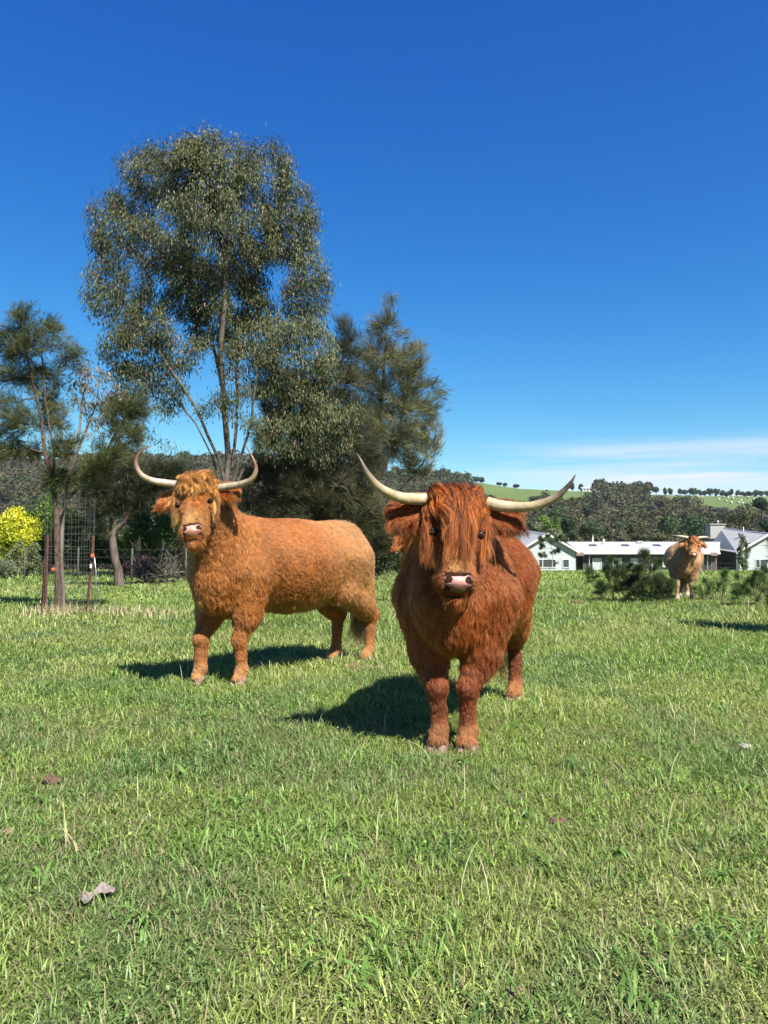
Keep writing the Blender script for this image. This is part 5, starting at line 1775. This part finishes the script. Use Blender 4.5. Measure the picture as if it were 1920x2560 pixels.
P2 = []
y = 172.0
while y < 604:
    st = 5.8 + (y - 172) * .012
    xs = np.arange(-.62 * y - 25, .62 * y + 25, st)
    P2.append(np.column_stack([xs + rsw.normal(0, st * .3, len(xs)), y + rsw.normal(0, st * .3, len(xs))]))
    y += st * .9
P2 = np.concatenate(P2)
ok, px_, py_ = wood_ok(P2[:, 0], P2[:, 1])
# a small clearing with tracks low on the slope
clr = ((px_ > 1400) & (px_ < 1580) & (P2[:, 1] < 215)) | (rsw.rand(len(P2)) < .06)
P2 = P2[ok & ~clr]
print('wood trees', len(P2))
Vs, Qs, Cs, nv_ = [], [], [], 0
zt = terrain(P2[:, 0], P2[:, 1])
kk1 = noise(P2, .022, 8, 2); kk2 = noise(P2, .05, 18, 2)
for i, (x, y) in enumerate(P2):
    hgt = rsw.uniform(5.5, 9.5) * (.8 + .4 * kk1[i]); rr = rsw.uniform(2.6, 4.2)
    if y > 560: hgt *= .75
    n = int(210 if y < 300 else 140 if y < 420 else 90)
    V, q = crown_cloud(rsw, np.array([x, y, zt[i] + hgt * .58]), np.array([rr, rr, hgt * .48]), n, .46 if y < 300 else .62)
    base = A3(.062, .070, .028) * (1 - kk2[i]) + A3(.105, .094, .042) * kk2[i]
    r_ = rsw.rand()
    if r_ < .10: base = A3(.060, .105, .035)
    elif r_ < .17: base = A3(.032, .050, .026)
    elif r_ < .22: base = A3(.12, .10, .065)
    c = base * .80 * rsw.uniform(.75, 1.3) * rsw.uniform(.85, 1.15, (n, 1))
    Vs.append(V); Qs.append(q + nv_); Cs.append(np.repeat(c, 4, 0)); nv_ += len(V)
M_FAR = leaf_mat('far_foliage', .15, .7, .15)
wd = mesh('wood', np.concatenate(Vs), np.concatenate(Qs), M_FAR, None, False, {'col': np.concatenate(Cs)})
tag(wd, 'olive-brown eucalypt wood covering the far hillside', 'wood', kind='stuff')


def far_tree(name, label, px, py_top, py_base, hw, d, c, group=None, seed=0, n=420, q=.35, pointed=False, trunk=True):
    rs = np.random.RandomState(seed + 100)
    T_ = at(px, py_top, d)
    g_ = tz(T_.x, d)
    hb = at(px, py_base, d).z
    b = np.array([T_.x, d, g_]); h = T_.z - g_; lowz = max(.1, hb - g_)
    r = hw * d / F_PX
    root = empty(name, b); tag(root, label, 'tree', group)
    MB().tube([(0, 0, -.3), (rs.normal(0, .1), 0, lowz + .3 * (h - lowz)), (rs.normal(0, .2), 0, lowz + .6 * (h - lowz))], [.035 * h * .5 + .06, .03 * h * .5, .02], 6).build('trunk', M_BARK_D, root, True)
    if pointed:
        t_ = rs.rand(n) ** .7; zz = h - (h - lowz) * t_; a = rs.uniform(0, 6.28, n); rr_ = r * t_ * rs.uniform(.6, 1.05, n)
        P = np.column_stack([np.cos(a) * rr_, np.sin(a) * rr_, zz]); d_ = unit(P - np.array([0, 0, 1]) * zz[:, None] * .9 + (0, 0, .3))
        nn = unit(d_ + rs.normal(0, .5, (n, 3))); A_ = unit(np.cross(nn, rs.normal(0, 1, (n, 3)))); B__ = np.cross(nn, A_)
        s = q * rs.uniform(.5, 1.2, (n, 1)); V = np.stack([P - A_ * s, P + B__ * s * .7, P + A_ * s, P - B__ * s * .7], 1).reshape(-1, 3); Q_ = np.arange(n)[:, None] * 4 + np.arange(4)[None]
    else:
        V, Q_ = crown_cloud(rs, np.array([0, 0, (h + lowz) / 2]), np.array([r, r * .9, (h - lowz) / 2]), n, q)
    cc_ = c * .72 * rs.uniform(.8, 1.2, (n, 1))
    mesh('crown', V, Q_, M_FAR, root, False, {'col': np.repeat(cc_, 4, 0)})


gv = 'trees in the valley behind the house'
dg, mg, bg, og, pg_ = A3(.030, .060, .022), A3(.060, .100, .035), A3(.15, .26, .035), A3(.085, .095, .040), A3(.17, .20, .11)
VT = [(1353, 1284, 1330, 25, 165, bg * .85, 'broad bright green tree left of the pair above the pale gabled wing', 0),
      (1391, 1282, 1335, 15, 168, bg, 'narrow bright yellow-green tree above the pale gabled wing', 1),
      (1418, 1287, 1335, 24, 172, dg, 'dark green tree right of the bright yellow-green one', 0),
      (1388, 1320, 1352, 18, 140, pg_, 'small pale olive dome-shaped tree close over the left gable', 0),
      (1340, 1303, 1335, 17, 150, pg_ * .9, 'grey-leaved tree behind the horn side of the left gable roof', 0),
      (1476, 1299, 1355, 30, 150, mg * .85, 'large round mid-green tree above the left end of the link roof', 0),
      (1432, 1322, 1353, 14, 145, mg, 'small green tree above where left wing and link roof meet', 0),
      (1520, 1318, 1352, 13, 160, og, 'small olive tree by the clearing behind the link roof', 0),
      (1588, 1285, 1345, 32, 158, og * 1.1, 'wide olive gum tree above the middle of the link roof', 0),
      (1600, 1330, 1356, 26, 135, og * .8, 'low olive tree just over the ridge of the link roof', 0),
      (1645, 1330, 1357, 28, 133, og, 'low bushy tree left of the head of the pale cow', 0),
      (1672, 1285, 1345, 28, 165, mg * 1.1, 'fresh green spreading tree left above the pale cow', 0),
      (1735, 1282, 1345, 40, 168, dg * 1.5, 'massive dark green tree directly above the pale cow', 0),
      (1850, 1265, 1322, 45, 150, og * 1.1, 'large brownish gum with visible limbs above the right wing roof', 0),
      (1905, 1240, 1275, 24, 190, dg, 'dark rounded tree at the right edge against the pasture', 0),
      (1912, 1295, 1330, 18, 150, dg * .9, 'dark green tree right of the large brownish gum', 0)]
for k, (px, yt, yb, hw, d, c, lb, pt) in enumerate(VT):
    far_tree('valley_tree', lb, px, yt, yb, hw, d, c, gv, k, 1100, .22 * d / 150, bool(pt))
far_tree('pine_tree', 'green wood edge tree showing right of the horn tip of the front cow', 1465, 1262, 1290, 14, 300, dg, gv, 40, 400, .5)
# skyline trees
gr = 'trees along the skyline'
sky_t = [(1112, 1178, 14), (1140, 1184, 16), (1165, 1186, 12), (1190, 1190, 13), (1205, 1193, 8), (1248, 1207, 6), (1262, 1208, 6), (1290, 1212, 8), (1430, 1208, 8), (1452, 1210, 6)]
labs = ['tall skyline tree nearest the right horn base', 'rounded skyline tree left of the open pasture strip', 'skyline tree second from the pasture strip', 'lone skyline tree at the start of the pasture', 'small skyline tree on the pasture brow',
        'tiny skyline tree on the pasture brow', 'tiny skyline tree a little right along the pasture brow', 'skyline tree at the right part of the pasture brow', 'dark skyline tree just left of the white farmhouse', 'low skyline tree touching the white farmhouse']
for k, ((px, yt, hw), lb) in enumerate(zip(sky_t, labs)):
    d = 606 if px < 1440 else 612
    far_tree('skyline_tree', lb, px, yt, np.interp(px, RIDGE[:, 0], RIDGE[:, 1]) - 1, hw, d, dg * rsw.uniform(.9, 1.8), gr, 200 + k, 260, 1.0)
big = [(1500, 1197, 22, 'big dark tree right beside the white farmhouse on the ridge', 0), (1521, 1203, 12, 'dark tree second right of the ridge farmhouse', 0), (1533, 1204, 6, 'pointed conifer left of the pair on the ridge', 1), (1543, 1204, 5, 'slim pointed conifer on the ridge', 1),
       (1554, 1203, 5, 'isolated dark pointed conifer on the ridge', 1), (1588, 1202, 24, 'broad domed tree in the middle of the ridge clump', 0), (1608, 1208, 12, 'lower shoulder of trees beside the domed ridge tree', 0), (1623, 1204, 13, 'round tree at the right end of the ridge clump', 0), (1640, 1217, 8, 'low ridge tree tapering off right of the clump', 0)]
for k, (px, yt, hw, lb, pt) in enumerate(big):
    far_tree('ridge_tree', lb, px, yt, 1230, hw, 600, dg * rsw.uniform(.9, 1.5), 'trees round the farmhouse on the ridge', 300 + k, 360, 1.1, bool(pt))
hx = [(1662, 1221), (1675, 1222), (1698, 1221), (1713, 1223), (1728, 1224), (1737, 1224), (1750, 1225), (1762, 1225), (1775, 1226), (1790, 1222), (1806, 1227), (1817, 1227), (1828, 1227), (1845, 1228), (1858, 1229), (1872, 1226), (1888, 1230), (1903, 1229), (1917, 1228)]
for k, (px, yt) in enumerate(hx):
    nth = 'first second third fourth fifth sixth seventh eighth ninth tenth eleventh twelfth thirteenth fourteenth fifteenth sixteenth seventeenth eighteenth nineteenth'.split()[k]
    o_ = ['small round', 'squat dark', 'slightly taller', 'tiny', 'pale green'][k % 5]
    far_tree('hedgerow_tree', f'{o_} skyline tree, {nth} along the hedgerow above the bales from the ridge clump', px, yt - 5 + (k * 5 % 4) * 2, 1243, 5.0 + (k * 7 % 6) * 1.3, 606, dg * rsw.uniform(.9, 1.8), 'hedgerow trees on the skyline above the bales', 400 + k, 130, 1.0)

# hay bales
M_BALE = simple('wrapped_bale', (.38, .37, .27), .6, .15, 2)
bale0 = None
bp = [(1740, 1240), (1746, 1244), (1809, 1244), (1789, 1241), (1820, 1247), (1831, 1248), (1845, 1243), (1815, 1255), (1828, 1259), (1846, 1259), (1856, 1261), (1870, 1246), (1878, 1257), (1876, 1263), (1852, 1253), (1862, 1241), (1836, 1240), (1797, 1251), (1755, 1247), (1884, 1250)]
for k, (px, py) in enumerate(bp):
    p = hit(px, py, 200)
    if bale0 is None:
        m_ = MB().tube([(-.65, 0, .72), (-.58, 0, .72), (.58, 0, .72), (.65, 0, .72)], [.64, .74, .74, .64], 16)
        o = m_.build('hay_bale', M_BALE, None, True); bale0 = o
    else:
        o = bale0.copy(); COL.objects.link(o)
    o.location = (p.x, p.y, p.z - .02); o.rotation_euler = (0, 0, rsw.uniform(0, 3))
    tag(o, 'pale round hay bale lying on the green pasture of the far right hillside', 'hay bale', 'hay bales on the far pasture')

# ridge farmhouse and long sheds
def shed(name, label, px0, px1, py0, py1, d, cat='shed', roofc=M_TRIM):
    a_, b_ = at(px0, py1, d), at(px1, py0, d); g_ = tz((a_.x + b_.x) / 2, d)
    root = empty(name, ((a_.x + b_.x) / 2, d, g_)); tag(root, label, cat)
    w = (b_.x - a_.x) / 2; hh = max(3.0, b_.z - g_); ev = hh * .68
    MB().box(-w, w, 0, 7, -1, ev).build('wall', simple('cream_wall', (.45, .44, .40), .7), root)
    r_ = MB(); r_.slab([(-w - .4, -.5, ev), (w + .4, -.5, ev), (w + .4, 3.5, hh), (-w - .4, 3.5, hh)], .15); r_.slab([(-w - .4, 3.5, hh), (w + .4, 3.5, hh), (w + .4, 7.5, ev), (-w - .4, 7.5, ev)], .15)
    r_.build('roof', roofc, root)
    for k in range(3):
        xc = -w * .6 + w * .6 * k
        MB().box(xc - .5, xc + .5, -.06, -.003, ev * .35, ev * .75).build('window', M_GLASS, root)
shed('ridge_farmhouse', 'white low farmhouse on the ridge between skyline trees', 1456, 1483, 1217, 1228, 600, 'farmhouse')
shed('long_shed', 'long white shed on the hilltop at the far left', 2, 60, 1128, 1140, 590)
shed('long_shed', 'smaller white shed on the hilltop right of the long one', 66, 92, 1130, 1140, 592)
p = hit(1482, 1352, 120)
pole = empty('utility_pole', (at(1482, 1340, 160).x, 160, tz(at(1482, 1340, 160).x, 160))); tag(pole, 'grey power pole beside the clearing behind the link roof', 'power pole')
zt_ = at(1482, 1331, 160).z - pole.location.z
MB().tube([(0, 0, 0), (0, 0, zt_)], [.16, .11], 8).build('pole', M_STEEL, pole, True)
MB().box(-.9, .9, -.06, .06, zt_ - .6, zt_ - .45).build('crossarm', M_DEAD, pole)

# ------------------------------------------------------------------ tree guard
M_RUST = simple('rusty_picket', (.10, .036, .025), .8, .4, 25, .2)
M_WIRE = simple('galvanised_wire', (.13, .13, .13), .6, .2, 20, .3)
M_ORANGE = simple('orange_plastic', (.75, .16, .05), .4, .1)
gp = at(171, 1530, 12.6)
guard = empty('tree_guard', (gp.x, 12.6, tz(gp.x, 12.6)))
tag(guard, 'tall wire mesh cylinder on rusty posts guarding the slender she-oak', 'tree guard')
top = at(171, 1241, 12.6).z - guard.location.z
R0 = .385
mb = MB()
for k in range(22):
    a = 2 * math.pi * k / 22
    j = .008 * math.sin(k * 5)
    mb.tube([((R0 + j) * math.cos(a), (R0 + j) * math.sin(a), 0), ((R0 - .012) * math.cos(a + .02), (R0 - .012) * math.sin(a + .02), top * .5), ((R0 + j) * math.cos(a), (R0 + j) * math.sin(a), top + (.03 if k % 3 else -.02))], .0017, 4)
z = .05
while z < top:
    pts = [((R0 + .005 * math.sin(k * 2 + z * 9)) * math.cos(2 * math.pi * k / 24), (R0 + .005 * math.sin(k * 2 + z * 9)) * math.sin(2 * math.pi * k / 24), z + .006 * math.sin(k * 1.7 + z * 7)) for k in range(25)]
    mb.tube(pts, .0015, 4); z += .105 if z > .5 else .085
mb.build('wire_mesh', M_WIRE, guard, False)


def star_post(name, base, topp, parent, m, w=.03):
    b, t_ = Vector(base), Vector(topp); m_ = MB()
    for k in range(3):
        a = k * 2.094 + .5; u = Vector((math.cos(a), math.sin(a), 0)); v = Vector((-math.sin(a), math.cos(a), 0)) * .0035
        m_.hexa([b - v, b + u * w - v, b + u * w + v, b + v, t_ - v, t_ + u * w - v, t_ + u * w + v, t_ + v])
    return m_.build(name, m, parent)


def gl(px, py, dy=0.0):
    v = at(px, py, 12.6 + dy); return (v.x - guard.location.x, dy, v.z - guard.location.z)
q1 = star_post('picket', (gl(113, 1517, -.24)[0], -.24, -.05), gl(118, 1338, -.24), guard, M_RUST, .026)
q2 = star_post('picket', (gl(217, 1512, -.22)[0], -.22, -.05), gl(233, 1340, -.22), guard, M_RUST, .026)
q3 = star_post('picket', (gl(106, 1500, .2)[0], .2, -.05), gl(112, 1395, .2), guard, M_RUST, .028)
for (px, py, q) in ((133, 1423, q1), (231, 1389, q2)):
    c = Vector(gl(px, py, -.28)); m_ = MB()
    m_.tube([c + Vector((.022 * math.cos(t), 0, .022 * math.sin(t))) for t in np.linspace(0, 5.6, 12)], .008, 6).tube([c + Vector((-.03, 0, 0)), c + Vector((.03, .01, .006))], .012, 6)
    m_.build('insulator', M_ORANGE, q, True)
c = Vector(gl(227, 1415, -.27))
MB().box(c.x - .015, c.x + .015, c.y - .01, c.y + .012, c.z - .035, c.z + .03).build('tag_plate', M_TRIM, q2, bevel=.003)
MB().tube([Vector(gl(236, 1392, -.24)), Vector(gl(240, 1430, -.22)), (gl(241, 1480, -.2)[0], -.2, -.03)], .009, 6).build('strut', M_STEEL, guard, True)

# wire fences
def fence(name, label, pts, n, hgt, parent_m=M_DEAD, wires=4):
    root = empty(name, (pts[0][0], pts[0][1], 0)); tag(root, label, 'fence')
    a_, b_ = Vector(pts[0] + (0,)), Vector(pts[1] + (0,)); tops = []
    for k in range(n):
        p = a_.lerp(b_, k / (n - 1)); z = tz(p.x, p.y); q = p - a_
        MB().tube([(q.x, q.y, z - .1), (q.x, q.y, z + hgt)], [.035, .03], 7).build('post', parent_m, root, True); tops.append(Vector((q.x, q.y, z)))
    m_ = MB()
    for w in range(wires):
        m_.tube([t_ + Vector((0, -.04, hgt * (.25 + .7 * w / (wires - 1)))) for t_ in tops], .004, 4)
    m_.build('wire', M_WIRE, root)
fence('wire_fence', 'old wire fence with thin grey posts in front of the green shrubs at the left', ((-16.5, 27.5), (-5.0, 27.0)), 7, 1.15)
fence('wire_fence', 'thin wire fence crossing in front of the right wing of the house', ((20.0, 62.0), (36, 62.0)), 4, 1.5, M_STEEL)
p = at(917, 1391, 28); tb_ = empty('tree_tube', (p.x, 28, tz(p.x, 28))); tag(tb_, 'pale lilac plastic tree tube between the tan cow and the front cow', 'tree tube')
zt_ = at(917, 1357, 28).z - tb_.location.z
m_ = MB(); k8 = 10
ring = lambda r, z: [(r * math.cos(2 * math.pi * k / k8), r * math.sin(2 * math.pi * k / k8), z) for k in range(k8)]
Vt = ring(.062, 0) + ring(.060, zt_) + ring(.056, zt_ + .004) + ring(.056, zt_ - .3)
Ft = [(i * k8 + k, i * k8 + (k + 1) % k8, (i + 1) * k8 + (k + 1) % k8, (i + 1) * k8 + k) for i in range(3) for k in range(k8)] + [tuple(range(3 * k8, 4 * k8))]
m_.add(Vt, Ft); m_.build('tube', simple('lilac_plastic', (.50, .46, .66), .4, .06), tb_, True)
MB().box(.062, .09, -.014, .014, 0, zt_ - .1).build('stake', M_DEAD, tb_)


# ------------------------------------------------------------------ small things in the grass
def lump(name, label, cat, px, py, r, flat, m, seed, group=None, lift=.012):
    p = hit(px, py, 1.0)
    E = Field((-r * 1.6, -r * 1.6, -r * .6), (r * 1.6, r * 1.6, r * 1.4), r / 12)
    rs = np.random.RandomState(seed)
    for k in range(7):
        E.ell(np.array([rs.normal(0, .45 * r), rs.normal(0, .4 * r), flat * r * .25 + rs.uniform(0, .2 * r * flat)]), np.array([.55, .5, .45 * flat]) * r * rs.uniform(.7, 1.1), None, r * .12)
    E.bumps(3.0 / r, r * .13, seed); E.bumps(9.0 / r, r * .05, seed + 1)
    V, Q = E.surface()
    o = mesh(name, V, Q, m, None, True, loc=(p.x, p.y, p.z + lift))
    tag(o, label, cat, group)
M_DIRT = simple('dry_dung', (.12, .075, .05), .95, .45, 60, 0, .05, .8)
M_DIRT2 = simple('pale_dry_dung', (.20, .135, .095), .95, .4, 60, 0, .05, .8)
lump('dung_pat', 'dark dried dung pat in the grass at the lower left', 'dung', 127, 1962, .04, .7, M_DIRT, 1)
lump('dung_pat', 'reddish dung clod at the very left edge of the grass', 'dung', 22, 2095, .027, .7, M_DIRT2, 2)
lump('dung_pat', 'dark clod lying in the shadow of the tan cow', 'dung', 414, 1640, .06, .8, M_DIRT, 3, None, -.01)
lump('dung_pat', 'greyish dry dung behind the hind hoof of the tan cow', 'dung', 886, 1672, .075, .7, M_DIRT2, 4, None, -.012)
lump('dung_pat', 'second greyish dung pat closer to the shadow of the front cow', 'dung', 926, 1670, .065, .7, M_DIRT2, 5, None, -.012)
lump('dung_pat', 'small dark clod in the grass right below the front cow', 'dung', 1385, 2072, .026, .8, M_DIRT, 6)
lump('dung_pat', 'dark clod right of the flank of the front cow', 'dung', 1437, 1510, .10, .8, M_DIRT, 7)
lump('dung_pat', 'tiny pinkish clod near the bottom edge of the grass', 'dung', 1287, 2504, .016, .7, M_DIRT2, 8)
lump('stone', 'pale stone in the grass near the right edge', 'stone', 1861, 1878, .032, .8, simple('pale_stone', (.30, .27, .25), .9, .3, 60, 0, .3, .4), 9)
# crumpled pale dead leaf
p = hit(243, 2262, 1.0); rs = np.random.RandomState(4)
nu, nv2 = 22, 10
u, v = np.meshgrid(np.linspace(-1, 1, nu), np.linspace(-1, 1, nv2), indexing='ij')
wv = (1 - u ** 2) ** .6 * .035 + .002
X = u * .042 + v * .006; Y = v * wv * .7 + .012 * np.sin(u * 3); Z = .004 + .006 * np.abs(v) * np.sin(u * 5 + 1) + .010 * (noise(np.column_stack([X.ravel(), Y.ravel()]), 60, 3, 2).reshape(X.shape)) + .012 * v * v
Vl = np.column_stack([X.ravel(), Y.ravel(), Z.ravel()]); i, j = np.meshgrid(np.arange(nu - 1), np.arange(nv2 - 1), indexing='ij'); a = (i * nv2 + j).ravel()
o = mesh('dead_leaf', Vl, np.column_stack([a, a + nv2, a + nv2 + 1, a + 1]), simple('bleached_leaf', (.20, .165, .15), .9, .4, 90), None, False, loc=(p.x, p.y, p.z + .012))
o.rotation_euler = (0.1, -.08, .25); sm = o.modifiers.new('thickness', 'SOLIDIFY'); sm.thickness = .0015
tag(o, 'curled bleached dead leaf lying on the grass at the lower left', 'leaf')
# bark chips
p = hit(1636, 1517, 5); o = MB().tube([(-.11, 0, .06), (-.03, .02, .075), (.1, 0, .05)], [.012, .016, .008], 6).build('bark_chip', M_DEAD, None, True, p)
tag(o, 'short pale piece of dead branch in the grass below the pine clump', 'stick')
# ------------------------------------------------------------------ air
if HAZE > 0:
    t = NT('haze_air'); t.n.remove(t.b)
    vol = t.node('ShaderNodeVolumePrincipled'); vol.inputs['Density'].default_value = HAZE
    vol.inputs['Color'].default_value = (.80, .88, 1.0, 1); vol.inputs['Anisotropy'].default_value = .3
    t.l.new(vol.outputs[0], t.out.inputs['Volume'])
    zmin = min(v.co.z for v in ground.data.vertices) - 1
    hz = MB().box(-6300, 6300, -70, 4100, zmin, 75).build('haze', t.m)
    tag(hz, 'thin blue air between the paddock and the far hillside', 'haze', kind='stuff')
print('all done')
